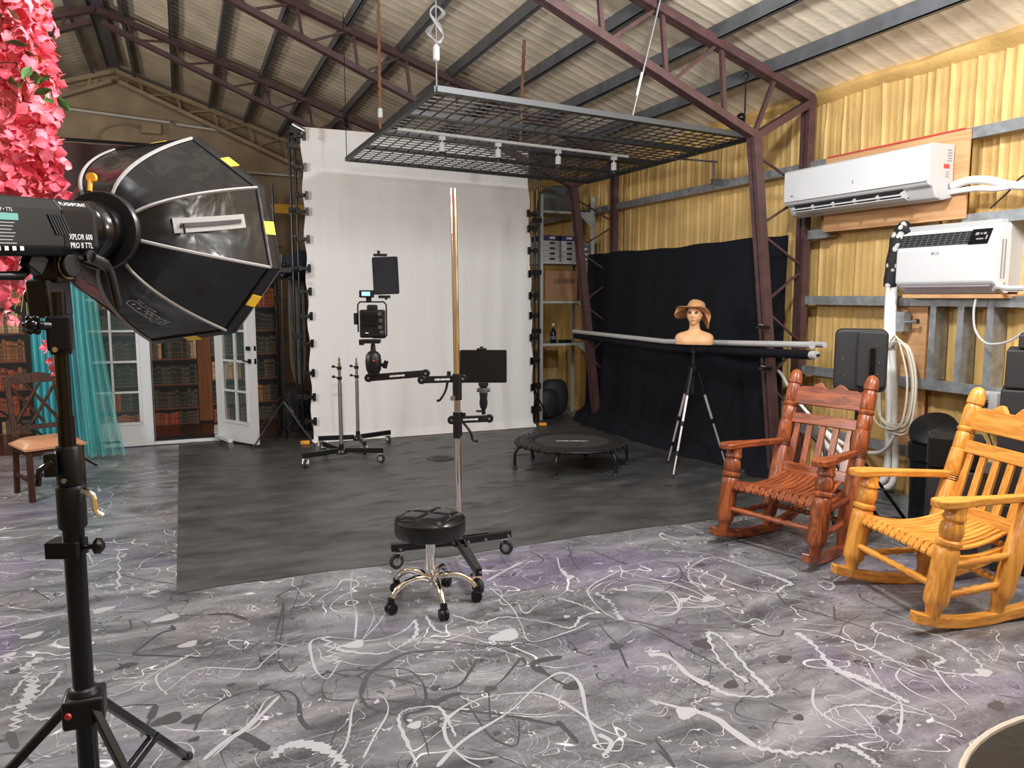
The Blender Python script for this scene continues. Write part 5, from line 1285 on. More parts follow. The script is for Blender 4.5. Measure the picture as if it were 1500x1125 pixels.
# body: rounded section, extruded backwards
def ysec(mb, secs, pts):
    vs = []; n = len(pts)
    for (y, k, dz) in secs: vs += [(x*k, y, z*k+dz) for x, z in pts]
    fs = [tuple(range(n))[::-1], tuple((len(secs)-1)*n+i for i in range(n))]
    for j in range(len(secs)-1):
        for i in range(n): fs.append((j*n+i, j*n+(i+1) % n, (j+1)*n+(i+1) % n, (j+1)*n+i))
    return mb.add(vs, fs)
sec = [(.074, -.05), (.074, .045), (.05, .074), (-.05, .074), (-.074, .045), (-.074, -.05), (-.055, -.070), (.055, -.070)]
mb = MB(); ysec(mb, [(-.50, .93, 0), (-.49, 1, 0), (-.12, 1, 0), (-.11, .97, 0)], sec[::-1]); obj('body', mb, BLACK, st, .006)
mb = MB(); ysec(mb, [(-.24, 1.02, 0), (-.13, 1.02, 0)], sec[::-1]); obj('side_shell', mb, BLACKG, st, .004)
mb = MB(); MY = Matrix(((1, 0, 0), (0, 0, 1), (0, -1, 0)))
mb.lathe([(.070, -.12), (.078, -.10), (.074, -.095), (.080, -.085), (.080, -.06), (.074, -.055), (.082, -.048), (.082, -.02)], 32, (0, 0, 0), MY); obj('mount_barrel', mb, BLACKG, st)
mb = MB()
for k in range(6): mb.box((.0755, -.272+.009*k, .008), (.003, .0045, .055), Matrix.Rotation(R(25), 3, 'X'))
obj('vent_slot', mb, mat('vent_dark', (.003, .003, .003), .7), st)
SX = lambda x, y, z: frame((x, y, z), (0, 1, 0), (0, 0, 1), (1, 0, 0))
text('model_text', 'XPLOR 600', .021, SX(.0765, -.182, -.022), LETTER, st, sx=.8)
text('model_text', 'PRO II TTL', .021, SX(.0765, -.182, -.044), LETTER, st, sx=.8)
nrm = V((.029, 0, .024)).normalized()
text('brand_text', 'FLASHPOINT', .016, frame((.0635, -.185, .0615), (0, 1, 0), V((-.024, 0, .029)).normalized(), nrm), LETTER, st, sx=1.0)
text('spec_text', '600W \u2022 TTL', .012, SX(.0755, -.42, .038), LETTER, st)
mb = MB(); mb.box((.0745, -.42, .022), (.002, .09, .016)); obj('teal_label', mb, mat('teal_print', (.10, .30, .28), .5), st)
mb = MB()
for k in range(7): mb.box((.0745, -.425, .008-.008*k), (.0015, .075-.01*(k % 3), .0025))
obj('small_print', mb, MATS['grey_print'], st)
mb = MB()
for k in range(4): mb.box((.0745, -.44+.022*k, -.052), (.0015, .011, .010))
obj('symbol_print', mb, LETTER, st)
# bottom handle / bail
mb = MB(); mb.tube([(0, -.50, -.05), (0, -.50, -.115), (0, -.31, -.118), (0, -.24, -.07)], .013, 8); mb.box((.02, -.285, -.085), (.03, .05, .05), Matrix.Rotation(R(-35), 3, 'X')); obj('handle', mb, BLACK, st, .003)
mb = MB(); mb.box((0, -.20, -.10), (.075, .07, .075)); mb.cyl((-.05, -.20, -.095), (.06, -.20, -.095), .032, 20); obj('tilt_mount', mb, BLACK, st, .004)
mb = MB(); mb.tube([(.045, -.20+.033*math.cos(2*PI*i/24), -.095+.033*math.sin(2*PI*i/24)) for i in range(24)], .0022, 6, True); obj('brass_ring', mb, mat('brass', (.6, .45, .2), .3, 1), st)
mb = MB(); mb.box((-.01, -.215, -.18), (.065, .085, .10)); mb.cyl((-.075, -.215, -.175), (-.03, -.215, -.175), .022, 14); obj('stand_socket', mb, BLACK, st, .006)
mb = MB(); mb.tube(smooth_path([(.075, -.15, -.075), (.08, -.10, -.10), (.08, -.08, -.16), (.08, -.07, -.22)], 5), [.016]*5+[.012]*10+[.009], 10); mb.lathe([(.018, 0), (.018, .012)], 12, (.068, -.155, -.072), Matrix.Rotation(R(90), 3, 'Y')); obj('lock_lever', mb, mat('dark_gloss_metal', (.05, .05, .05), .2, .7), st)
# softbox
sb = thing('octagonal_softbox', 'large black octagonal softbox with grey piping and yellow tags', 'softbox', fo, -FA)
RB, DB = .348, .40
def SP(k, s):     # seam point: s 0 at the ring, 1 at the rim
    t_ = 1.828+k*PI/4; r = .095+(RB-.095)*s**.62; y = DB*s**1.15+.0
    return V((-math.cos(t_)*r, y, math.sin(t_)*r))
def wrinkle(name, c, rough):
    m, nt, b, N, L = nodes(name); setc(b, c, rough, 0, .35)
    tc = N('ShaderNodeTexCoord'); n = N('ShaderNodeTexNoise'); n.inputs['Scale'].default_value = 6; n.inputs['Detail'].default_value = 2.5; n.inputs['Distortion'].default_value = .8; L(tc.outputs['Object'], n.inputs['Vector'])
    bp = N('ShaderNodeBump'); bp.inputs['Strength'].default_value = .6; bp.inputs['Distance'].default_value = .02; L(n.outputs['Fac'], bp.inputs['Height']); L(bp.outputs[0], b.inputs['Normal'])
    return m
NY = wrinkle('satin_black_nylon', (.006, .006, .007), .25)
for k in range(8):
    def pf(u, v, k=k):
        p = SP(k, v).lerp(SP(k+1, v), u)
        c = V((0, p.y, 0)); d = (p-c); sag = -.02*math.sin(PI*u)*math.sin(PI*v)*(.6+.4*MN.noise(V((k*3.1, u*4, v*4))))
        return p+d.normalized()*sag+V((0, 0, 0))
    mb = MB(); mb.grid(pf, 14, 18); obj('panel', mb, NY, sb)
for k in range(8):
    mb = MB(); n = 24; vs = []
    for i in range(n+1):
        p = SP(k, i/n); o_ = V((p.x, 0, p.z)).normalized(); tg = V((-o_.z, 0, o_.x)); h = .0055
        for q in (p+tg*h, p+o_*.006+tg*h*.5-V((0, .003, 0)), p+o_*.006-tg*h*.5-V((0, .003, 0)), p-tg*h): vs.append(q)
    mb.add(vs, [(4*i+a, 4*i+a+1, 4*i+a+5, 4*i+a+4) for i in range(n) for a in range(3)], None, True)
    obj('seam_piping', mb, GREYT, sb)
mb = MB()
def lip(u, v):
    t_ = 1.828+u*8*PI/4; k = int(u*8); f = u*8-k
    p = SP(k, 1).lerp(SP(k+1, 1), f); s = 1+.055*min(v*1.6, 1)-.01*v
    return V((p.x*s, DB+.075*v, p.z*s))
mb.grid(lip, 64, 5); o = obj('front_lip', mb, NY, sb); so = o.modifiers.new('thick', 'SOLIDIFY'); so.thickness = .004
mb = MB()
rim = [SP(k, 1)*1 for k in range(8)]
mb.tube([V((p.x, DB, p.z))*1.0 for p in rim], .006, 6, True); obj('rim_binding', mb, BLACK, sb)
mb = MB(); mb.add([V((p.x*.97, DB+.03, p.z*.97)) for p in rim], [tuple(range(8))]); obj('front_diffuser', mb, mat('white_diffuser', (.8, .8, .8), .8), sb)
for k in range(8):
    f0, f1 = .42, .58
    a = SP(k, 1).lerp(SP(k+1, 1), f0); b_ = SP(k, 1).lerp(SP(k+1, 1), f1); s0, s1 = 1.012, 1.06
    mb = MB(); mb.add([V((a.x*s0, DB+.004, a.z*s0)), V((b_.x*s0, DB+.004, b_.z*s0)), V((b_.x*s1, DB+.055, b_.z*s1)), V((a.x*s1, DB+.055, a.z*s1))], [(0, 1, 2, 3)])
    o = obj('yellow_tag', mb, YEL, sb, label='yellow tag on the rim'); so = o.modifiers.new('thick', 'SOLIDIFY'); so.thickness = .003; so.offset = 0
mb = MB(); mb.lathe([(.088, -.030), (.108, -.028), (.112, -.018), (.112, -.004), (.10, .012), (.094, .03)], 40, (0, 0, 0), MY); obj('speed_ring', mb, BLACKM, sb)
mb = MB(); mb.tube([(-.03, -.01, .112), (-.03, -.005, .145)], .007, 8); mb.lathe([(.014, -.006), (.014, .006)], 12, (-.025, -.005, .15), MY); obj('release_tab', mb, ORANGE, sb)
# zip pocket on the right panel, logo on the lower right panel
def panel_frame(k, u, v, off=.004):
    p = SP(k, v).lerp(SP(k+1, v), u); a = SP(k, v+.05).lerp(SP(k+1, v+.05), u)-SP(k, v-.05).lerp(SP(k+1, v-.05), u); b_ = SP(k+1, v)-SP(k, v)
    x = a.normalized(); n = x.cross(b_).normalized()
    if n.dot(V((p.x, -.2, p.z))) < 0: n = -n
    y = n.cross(x).normalized()
    return p+n*off, x, y, n
p0, x0_, y0_, n0_ = panel_frame(1, .42, .50, -.004)
def strip(mb, pts, w, off, k=1):
    vs = []
    for (u, v) in pts:
        p, x, y, n = panel_frame(k, u, v, off); vs += [p+y*w/2, p-y*w/2]
    m_ = len(pts)
    mb.add(vs, [(2*i, 2*i+1, 2*i+3, 2*i+2) for i in range(m_-1)])
zp = [(.52-.10*i/14, .20+.62*i/14) for i in range(15)]
def pocket(off, w): 
    mb = MB(); strip(mb, zp, w, off); return mb
zo = [-.020*math.sin(PI*u)*math.sin(PI*v) for u, v in zp]
mb = MB(); vs = []
for (u, v), s in zip(zp, zo):
    p, x, y, n = panel_frame(1, u, v, .003+s*.3); vs += [p+y*.022, p-y*.022]
mb.add(vs, [(2*i, 2*i+1, 2*i+3, 2*i+2) for i in range(14)]); o = obj('zip_flap', mb, GREYT, sb); so = o.modifiers.new('thick', 'SOLIDIFY'); so.thickness = .003
mb = MB(); vs = []
for (u, v), s in list(zip(zp, zo))[1:-1]:
    p, x, y, n = panel_frame(1, u, v, .007+s*.3); vs += [p+y*.006, p-y*.006]
mb.add(vs, [(2*i, 2*i+1, 2*i+3, 2*i+2) for i in range(12)]); obj('zipper', mb, BLACK, sb)
p, x, y, n = panel_frame(1, .5, .26, .009); mb = MB(); mb.beam(p, p-y*.03, .006, .004); obj('zip_pull', mb, BLACK, sb)
p, x, y, n = panel_frame(3, .5, .62, .0); 
if y.z < 0: pass
q, x, y, n = panel_frame(3, .55, .66, .003)
vdir = y if y.x > 0 else -y
M = frame(q, x, n.cross(x), n)
MI = (Matrix.Translation(V(fo)) @ Matrix.Rotation(-FA, 4, 'Z')).inverted()
def on_panel(px_, py_):
    o_ = MI @ V((0, 0, CAM_H)); d_ = MI.to_3x3() @ cam_ray(px_, py_); return o_+d_*((q-o_).dot(n)/d_.dot(n))
def marks(name, lines, w):
    mb = MB()
    for L_ in lines:
        P = [on_panel(170+a_/15, 425+b_/15) for a_, b_ in L_]; vs = []
        for i, p_ in enumerate(P):
            tg = P[min(i+1, len(P)-1)]-P[max(i-1, 0)]; s_ = tg.cross(n).normalized()*w/2; vs += [p_+s_, p_-s_]
        mb.add(vs, [(2*i, 2*i+1, 2*i+3, 2*i+2) for i in range(len(P)-1)])
    obj(name, mb, LETTER, sb)
marks('logo', [[(350, 230), (430, 245), (500, 290), (560, 350), (650, 400), (720, 445), (690, 465), (770, 480), (830, 530), (940, 590), (970, 625), (1060, 655), (1180, 697), (1080, 730), (970, 760), (920, 720), (870, 702), (780, 690), (740, 650), (770, 625), (680, 610), (620, 555), (590, 545), (530, 510), (490, 490), (370, 400), (280, 330), (235, 290), (240, 255), (290, 235), (350, 230)],
               [(335, 310), (435, 312)], [(345, 300), (420, 300)], [(350, 322), (425, 322)], [(450, 400), (550, 402)], [(465, 388), (540, 388)], [(465, 412), (540, 412)],
               [(615, 460), (700, 475), (650, 535)], [(760, 480), (800, 520), (680, 535)], [(740, 530), (790, 560), (820, 575), (750, 580)], [(870, 640), (920, 630), (960, 640)], [(1085, 665), (1060, 690), (980, 705), (940, 725)]], .0028)
marks('logo_subtext', [[(485, 215), (525, 228)], [(530, 250), (560, 275)], [(575, 290), (625, 310)], [(640, 345), (690, 365)], [(710, 385), (890, 490)]], .0035)
q2, x2, y2, n2 = panel_frame(3, .34, .60, .003)
# stand
lx, ly_ = -.292, 2.28
t = thing('strobe_stand', 'thick black telescopic light stand carrying the flash head, nearest the camera', 'light stand', (lx, ly_, 0), 0, None, True)
def LZ(a, b, r, n=20): 
    return MB().lathe([(r, a), (r, b)], n, (lx, ly_, 0))
obj('lower_tube', LZ(.06, 1.12, .0265), BLACKG, t)
obj('middle_tube', LZ(1.1, 1.34, .021), BLACKG, t)
obj('upper_tube', LZ(1.34, 1.66, .0175), BLACKG, t)
for a, b, r in ((1.50, 1.60, .026), (1.155, 1.26, .031), (1.04, 1.155, .035)):
    mb = MB(); mb.lathe([(r*.9, a), (r, a+.006), (r, b-.006), (r*.9, b)], 20, (lx, ly_, 0)); c = obj('collar', mb, BLACK, t)
mb = MB(); mb.bb(lx-.028, lx+.028, ly_-.03, ly_+.03, 1.51, 1.60); obj('top_clamp', mb, BLACK, t, .006)
mb = MB(); mb.cyl((lx-.02, ly_-.03, 1.575), (lx-.045, ly_-.055, 1.578), .012)
for k in range(6):
    a = 2*PI*k/6; mb.sph(V((lx-.05, ly_-.055, 1.578))+rt*(.018*math.cos(a))+V((0, 0, .018*math.sin(a))), .009, 8, 6)
mb.sph((lx-.052, ly_-.06, 1.578), .016, 10, 8); obj('knob', mb, BLACKG, t)
mb = MB(); mb.bb(lx-.05, lx-.02, ly_-.05, ly_-.01, 1.19, 1.25); mb.tube([(lx-.03, ly_-.045, 1.23), (lx-.06, ly_-.05, 1.21), (lx-.065, ly_-.05, 1.17)], .008, 8); obj('latch', mb, BLACKG, t, .004)
mb = MB(); mb.tube(smooth_path([(lx+.03, ly_-.03, 1.145), (lx+.055, ly_-.04, 1.13), (lx+.06, ly_-.045, 1.09), (lx+.075, ly_-.045, 1.075)], 4), .008, 8); obj('lever', mb, CHROME, t)
for z in (1.515, 1.175):
    mb = MB(); mb.lathe([(.007, 0), (.007, .005)], 10, V((lx, ly_, z))-fw*.033+rt*.006, Matrix((rt, V((0, 0, 1)), -fw)).transposed()); obj('rivet', mb, CHROME, t)
mb = MB(); q = V((lx, ly_, .985)); mb.box(q-rt*.02, (.085, .06, .045), B3); obj('bracket', mb, BLACK, t, .003)
mb = MB(); mb.tube([q+rt*.03, q+rt*.06+V((0, 0, .005))], .007, 8); mb.lathe([(.016, 0), (.022, .004), (.022, .014), (.012, .022)], 10, q+rt*.055+V((0, 0, .005)), Matrix((V((0, 0, 1)), fw, rt)).transposed()); obj('knob', mb, BLACKG, t)
mb = MB(); mb.bb(lx-.05, lx+.05, ly_-.05, ly_+.05, .50, .58); mb.lathe([(.045, .575), (.03, .60)], 18, (lx, ly_, 0)); obj('leg_yoke', mb, BLACK, t, .008)
mb = MB(); mb.lathe([(.010, 0), (.008, .005)], 12, V((lx, ly_, .545))-fw*.062-rt*.01, Matrix((rt, V((0, 0, 1)), -fw)).transposed()); obj('red_emblem', mb, mat('red_plastic', (.5, .03, .03), .4) if False else MATS['red_plastic'], t)
mb = MB(); mb.lathe([(.034, .19), (.034, .24)], 18, (lx, ly_, 0)); obj('lower_collar', mb, BLACK, t)
for a in (66, 186, -56):
    d = V((math.cos(R(a)), math.sin(R(a)), 0)); b0 = V((lx, ly_, 0))
    mb = MB(); mb.beam(b0+d*.045+V((0, 0, .545)), b0+d*.575+V((0, 0, .03)), .022, .022); leg = obj('leg', mb, BLACKG, t, .003)
    mb = MB(); mb.tube([b0+d*.565+V((0, 0, .038)), b0+d*.60+V((0, 0, .016))], .015, 10); obj('rubber_foot', mb, RUBBER, leg)
    n = V((-d.y, d.x, 0)); mb = MB()
    for s in (1, -1): mb.beam(b0+d*.035+n*s*.012+V((0, 0, .215)), b0+d*.37+n*s*.012+V((0, 0, .235)), .004, .018)
    obj('brace', mb, BLACKG, t)

# ------------------------------------------------------------------ hanging blossoms
def petal_mat():
    m, nt, b, N, L = nodes('pink_silk_petal'); setc(b, (.85, .10, .17), .55)
    tc = N('ShaderNodeTexCoord'); oi = N('ShaderNodeObjectInfo')
    n = N('ShaderNodeTexNoise'); n.inputs['Scale'].default_value = 22; L(tc.outputs['Object'], n.inputs['Vector'])
    ad = N('ShaderNodeMath'); ad.operation = 'MULTIPLY_ADD'; ad.inputs[1].default_value = .35; L(oi.outputs['Random'], ad.inputs[0]); L(n.outputs['Fac'], ad.inputs[2])
    r = N('ShaderNodeValToRGB'); e = r.color_ramp.elements; e[0].position = .35; e[0].color = (.85, .06, .12, 1); e[1].position = .9; e[1].color = (1, .30, .36, 1)
    L(ad.outputs[0], r.inputs[0]); L(r.outputs[0], b.inputs['Base Color'])
    b.inputs['Subsurface Weight'].default_value = .25; b.inputs['Subsurface Radius'].default_value = (.02, .01, .01)
    return m
PET = petal_mat(); LEAF = mat('green_leaf', (.07, .16, .04), .5, var=.3, vscale=30); STEM = mat('yellow_green_stem', (.42, .45, .12), .6)
rb = random.Random(21)
def blossom_mesh(seed, npet=4):
    rr = random.Random(seed); mb = MB()
    for k in range(npet):
        a = 2*PI*k/npet+rr.uniform(-.3, .3); L_ = rr.uniform(.030, .044); w = rr.uniform(.015, .021); cup = rr.uniform(.2, .9)
        def pf(u, v, a=a, L_=L_, w=w, cup=cup):
            s = (u-.5)*2; ww = w*math.sin(PI*min(.97, .08+v*.92))**.8
            x = s*ww; y = .004+L_*v; z = -L_*cup*v*v+.006*s*s*(1 if k % 2 else -1)+.004*math.sin(v*9+k)*abs(s)
            return (x*math.cos(a)-y*math.sin(a), x*math.sin(a)+y*math.cos(a), z)
        mb.grid(pf, 3, 4)
    return mb.mesh('blossom', PET, None, 80)
BM = [blossom_mesh(s, 3+s % 2) for s in range(6)]
gl = thing('hanging_blossoms', 'mass of hanging bright pink silk blossoms at the upper left edge', 'artificial flowers', (-1.55, 3.05, 2.4), 0, None, True)
gx = thing  # alias keeps the loop short
def wpt(px_, py_, dist):
    d = cam_ray(px_, py_); k = dist/math.hypot(d.x, d.y); return V((0, 0, CAM_H))+d*k
def shape_w(py_):   # right-hand outline of the mass in the photograph, top to bottom
    pts = [(-60, 60), (0, 48), (60, 52), (110, 80), (200, 78), (250, 92), (290, 92), (330, 60), (400, 30), (440, 10)]
    for (a, xa), (b_, xb) in zip(pts, pts[1:]):
        if a <= py_ <= b_: return xa+(xb-xa)*(py_-a)/(b_-a)
    return 0
org = V(gl.location)
strands = []
for k in range(26):
    px0 = rb.uniform(-130, 70); dist = rb.uniform(3.15, 3.7)
    L_ = [wpt(px0+rb.uniform(-6, 6), py_, dist) for py_ in range(-120, int(min(430, 200+rb.uniform(60, 230))), 40)]
    if px0 > 40: L_ = L_[:9]
    strands.append(L_)
for px0, ymax, dist in ((58, 130, 3.1), (66, 250, 3.1), (72, 260, 3.15)):
    strands.append([wpt(px0+4*math.sin(i), py_, dist) for i, py_ in enumerate(range(-120, ymax, 40))])
mb = MB()
for L_ in strands: mb.tube(smooth_path(L_, 2), .0022, 4)
obj('stem', mb, STEM, gl, kind='stuff')
def sub(vec): return V(vec)-org
cnt = 0
while cnt < 285:
    py_ = rb.uniform(-20, 460); xr = shape_w(py_)
    px_ = xr-abs(rb.gauss(0, 45)) if rb.random() < .6 else rb.uniform(-20, xr)
    if px_ < -25: continue
    if py_ > 300 and rb.random() < .4: continue
    p = wpt(px_, py_, rb.uniform(2.98, 3.3))
    piece('blossom', BM[rb.randint(0, 5)], gl, sub(p), (rb.uniform(-1.6, 1.6), rb.uniform(-1.6, 1.6), rb.uniform(0, 6.3)), (rb.uniform(.85, 1.25),)*3); cnt += 1
for (px_, py_) in ((62, 8), (72, 18), (80, 40), (60, 32), (70, 52), (72, 80), (68, 95), (85, 118), (64, 118), (78, 158), (85, 178), (82, 245), (90, 240), (76, 200), (60, 60)):
    for q in range(1): piece('blossom', BM[rb.randint(0, 5)], gl, sub(wpt(px_, py_, 3.1)), (rb.uniform(-1.6, 1.6), rb.uniform(-1.6, 1.6), rb.uniform(0, 6.3)), (.9,)*3)
# the rest of the mass, behind the nearest blossoms
mb = MB(); rv = []
for k in range(900):
    py_ = rb.uniform(-160, 440); xr = shape_w(max(py_, 0))-10
    px_ = rb.uniform(-150, xr); p = wpt(px_, py_, rb.uniform(3.2, 3.75))
    if py_ > 320 and rb.random() < .45: continue
    M3 = Matrix.Rotation(rb.uniform(-1.6, 1.6), 3, 'X') @ Matrix.Rotation(rb.uniform(-1.6, 1.6), 3, 'Y') @ Matrix.Rotation(rb.uniform(0, 6), 3, 'Z')
    src = BM[k % 6]
    mb.add([p+M3 @ v.co for v in src.vertices], [tuple(f.vertices) for f in src.polygons], None, True)
obj('blossom_mass', mb, PET, gl, kind='stuff')
def leaf_mesh():
    mb = MB(); mb.grid(lambda u, v: ((u-.5)*.03*math.sin(PI*min(.98, v*.97+.02)), v*.06, -.012*v*v+.006*abs(u-.5)), 4, 6); return mb.mesh('leaf', LEAF, None, 80)
LM = leaf_mesh()
for (px_, py_) in ((10, 12), (5, 30), (40, 68), (48, 80), (22, 100), (35, 115), (52, 105), (55, 125), (50, 140), (76, 132), (84, 143), (66, 145), (30, 95), (60, 122), (15, 112), (45, 98)):
    piece('leaf', LM, gl, sub(wpt(px_, py_, 2.97)), (rb.uniform(-1, 1), rb.uniform(-.6, .6), rb.uniform(0, 6)), (1,)*3)
# a thin spray hanging lower, in front of the teal curtain
g2 = thing('hanging_blossoms', 'thin spray of pink silk blossoms hanging in front of the teal curtain', 'artificial flowers', (-1.4, 3.5, 1.4), 0, None, True)
org = V(g2.location)
mb = MB(); mb.tube(smooth_path([wpt(76, 380, 3.9), wpt(80, 440, 3.9), wpt(82, 500, 3.9), wpt(86, 556, 3.9)], 4), .003, 5)
for k in range(9): mb.tube([wpt(30+4*k, 430+3*(k % 4), 3.9), wpt(22+9*k, 452+5*(k % 3), 3.9)], .0016, 4)
obj('stem', mb, STEM, g2, kind='stuff')
for (px_, py_) in ((76, 462), (84, 472), (80, 478), (78, 492), (72, 502), (84, 506), (68, 508), (84, 516), (78, 532), (84, 540), (86, 552), (62, 455), (76, 388), (22, 470), (8, 455), (14, 440), (30, 415), (35, 428), (42, 405), (20, 400), (48, 420), (10, 420), (30, 390)):
    piece('blossom', BM[rb.randint(0, 5)], g2, sub(wpt(px_, py_, 3.9)), (rb.uniform(-1.6, 1.6), rb.uniform(-1.6, 1.6), rb.uniform(0, 6.3)), (.85,)*3)

# ------------------------------------------------------------------ dining chair
ch_ = thing('dining_chair', 'dark brown cross-back dining chair with a tan leather seat', 'chair', (-1.08, 7.32, 0), R(24))
DW = wood('dark_stained_wood', (.05, .020, .011), (.02, .008, .005), 'z', .5, .0)
# local: seat faces -y (towards the camera side), x across
for s in (1, -1):
    mb = MB(); mb.beam((s*.19, -.19, 0), (s*.19, -.19, .43), .042, .042); obj('front_leg', mb, DW, ch_, .004)
    mb = MB(); n = 10; vs = []
    for i in range(n+1):
        z = .98*i/n; y = .19+(.05*(1-z/.45) if z < .45 else .14*((z-.45)/.53)**1.2)
        for dx, dy in ((-.02, -.017), (.02, -.017), (.02, .017), (-.02, .017)): vs.append((s*.185+dx, y+dy, z))
    mb.add(vs, [(4*i+k, 4*i+(k+1) % 4, 4*i+4+(k+1) % 4, 4*i+4+k) for i in range(n) for k in range(4)]+[(3, 2, 1, 0), (4*n, 4*n+1, 4*n+2, 4*n+3)]); obj('back_leg', mb, DW, ch_, .003)
    mb = MB(); mb.beam((s*.19, -.19, .17), (s*.19, .21, .17), .02, .03); obj('stretcher', mb, DW, ch_, .003)
    mb = MB(); mb.beam((s*.19, -.19, .40), (s*.19, .19, .40), .022, .06); obj('apron', mb, DW, ch_, .003)
for y in (-.19, .19):
    mb = MB(); mb.beam((-.19, y, .40), (.19, y, .40), .022, .06); obj('apron', mb, DW, ch_, .003)
mb = MB(); mb.beam((-.19, 0, .17), (.19, 0, .17), .02, .03); obj('stretcher', mb, DW, ch_, .003)
mb = MB(); mb.grid(lambda u, v: ((u-.5)*.46*(1-.0*v), (v-.5)*.45, .435+.055*(1-abs(2*u-1)**5)*(1-abs(2*v-1)**5)), 20, 20); mb.bb(-.228, .228, -.223, .223, .42, .437)
obj('seat', mb, mat('tan_leather', (.42, .20, .10), .45, bump=.1), ch_)
bk = lambda z: .19+.14*((z-.45)/.53)**1.2
def bprism(poly, zc, t_=.02):
    mb = MB(); n = len(poly); vs = []
    for dy in (-t_/2, t_/2):
        for x, z in poly: vs.append((x, bk(z)+dy, z))
    mb.add(vs, [tuple(range(n)), tuple(range(n, 2*n))[::-1]]+[(i, i+n, (i+1) % n+n, (i+1) % n) for i in range(n)]); return mb
obj('top_rail', bprism([(-.21, .90), (-.15, .915), (.15, .915), (.21, .90), (.21, .945), (.14, .985), (.06, 1.0), (-.06, 1.0), (-.14, .985), (-.21, .945)], .94, .026), DW, ch_, .004)
obj('lower_rail', bprism([(-.18, .53), (.18, .53), (.18, .57), (-.18, .57)], .5), DW, ch_, .003)
for a, b_ in (((-.17, .58), (.05, .91)), ((-.17, .90), (.05, .58)), ((.17, .58), (-.05, .91)), ((.17, .90), (-.05, .58))):
    mb = MB(); mb.tube(smooth_path([V((a[0], bk(a[1]), a[1])), V(((a[0]+b_[0])/2, bk((a[1]+b_[1])/2)-.0, (a[1]+b_[1])/2)), V((b_[0], bk(b_[1]), b_[1]))], 4), .013, 6); obj('cross_slat', mb, DW, ch_)

# ------------------------------------------------------------------ teal curtains
def curtain(name, label, x0, x1, yc, ztop, m, flare=0.0, waves=7, x0b=None):
    def f(u, v):
        z = ztop*(1-v)+.02
        k = v**2.2
        xa = x0+(0 if x0b is None else (x0b-x0)*v); xb = x1+flare*k
        x = xa+(xb-xa)*u
        return (x, yc+(.03+.03*v)*math.sin(u*waves*2*PI+.5*math.sin(v*4)), z)
    mb = MB(); mb.grid(f, waves*14, 30); o = single(name, mb, m, label, 'curtain'); return o
def sheer(name, c, alpha):
    m, nt, b, N, L = nodes(name); setc(b, c, .8); b.inputs['Alpha'].default_value = alpha
    b.inputs['Subsurface Weight'].default_value = 0
    return m
TEAL = sheer('teal_voile', (.10, .50, .55), .93); TEAL2 = sheer('teal_sheer', (.16, .60, .60), .55)
curtain('teal_curtain', 'teal curtain left of the strobe stand, behind the dining chair', -1.42, -1.18, 9.0, 2.45, TEAL, -.02, 4)
curtain('teal_curtain', 'wide teal curtain right of the strobe stand, flaring on the floor', -1.13, -.92, 8.95, 2.45, TEAL, .12, 5)
curtain('sheer_teal_curtain', 'see-through teal voile panel over the left glass door', -.98, -.80, 8.78, 2.4, TEAL2, .20, 4)

# ------------------------------------------------------------------ french doors on a rolling frame
GL = glass('door_glass', (.12, .2, .2), .02, .14)
fd = thing('french_doors', 'pair of white glazed french doors on a wheeled frame, right leaf swung open', 'door', (-.3, 9.30, 0), 0)
def leaf(o_, dx, dy, W_, nm):
    """leaf from hinge o_ along unit (dx,dy)"""
    ang = math.atan2(dy, dx)
    M3 = Matrix.Rotation(ang, 3, 'Z'); o_ = V(o_)
    def q(mb, c, s): return mb.box(o_+M3 @ V(c), s, M3)
    mb = MB(); H = 2.08; st_ = .13; g0, g1 = .27, 1.94
    q(mb, (st_/2, 0, H/2+.04), (st_, .04, H)); q(mb, (W_-st_/2, 0, H/2+.04), (st_, .04, H))
    q(mb, (W_/2, 0, .04+g0/2-.02), (W_-2*st_, .04, g0-.04)); q(mb, (W_/2, 0, (H+.04+g1)/2), (W_-2*st_, .04, H+.04-g1))
    L_ = obj('door_leaf', mb, WHITEM, fd)
    gw = W_-2*st_
    mb = MB(); q(mb, (W_/2, -.023, g0-.012), (gw+.03, .012, .03)); q(mb, (W_/2, -.023, g1+.01), (gw+.03, .012, .03)); q(mb, (st_, -.023, (g0+g1)/2), (.03, .012, g1-g0+.02)); q(mb, (W_-st_, -.023, (g0+g1)/2), (.03, .012, g1-g0+.02))
    q(mb, (W_/2, 0, (g0+g1)/2), (.022, .03, g1-g0))
    for k in range(1, 5): q(mb, (W_/2, 0, g0+(g1-g0)*k/5), (gw, .03, .022))
    obj('muntins', mb, WHITEM, L_)
    for i in range(2):
        for k in range(5):
            mb = MB(); q(mb, (st_+gw*(i+.5)/2, .0, g0+(g1-g0)*(k+.5)/5), (gw/2, .006, (g1-g0)/5)); obj('glass_pane', mb, GL, L_)
    return L_, q
fo_ = fd.location
L1, q1 = leaf((-1.12+.3, .06, .0), .995, -.09, .79, 'l')
hx, hy = .33+.3, -.03
dd = V((.37, -.60, 0)).normalized()
L2, q2_ = leaf((hx, hy, 0), dd.x, dd.y, .70, 'r')
mb = MB(); q2_(mb, (.64, -.03, .95), (.05, .012, .05)); q2_(mb, (.64, .03, .95), (.05, .012, .05)); q2_(mb, (.60, -.05, .95), (.11, .012, .014)); obj('lever_handle', mb, BLACKG, L2, .003, label='black lever handle')
mb = MB(); q2_(mb, (.64, -.028, 1.09), (.03, .015, .04)); q2_(mb, (.64, -.045, 1.09), (.045, .03, .045)); obj('deadbolt', mb, BLACKG, L2, .008, label='black deadbolt')
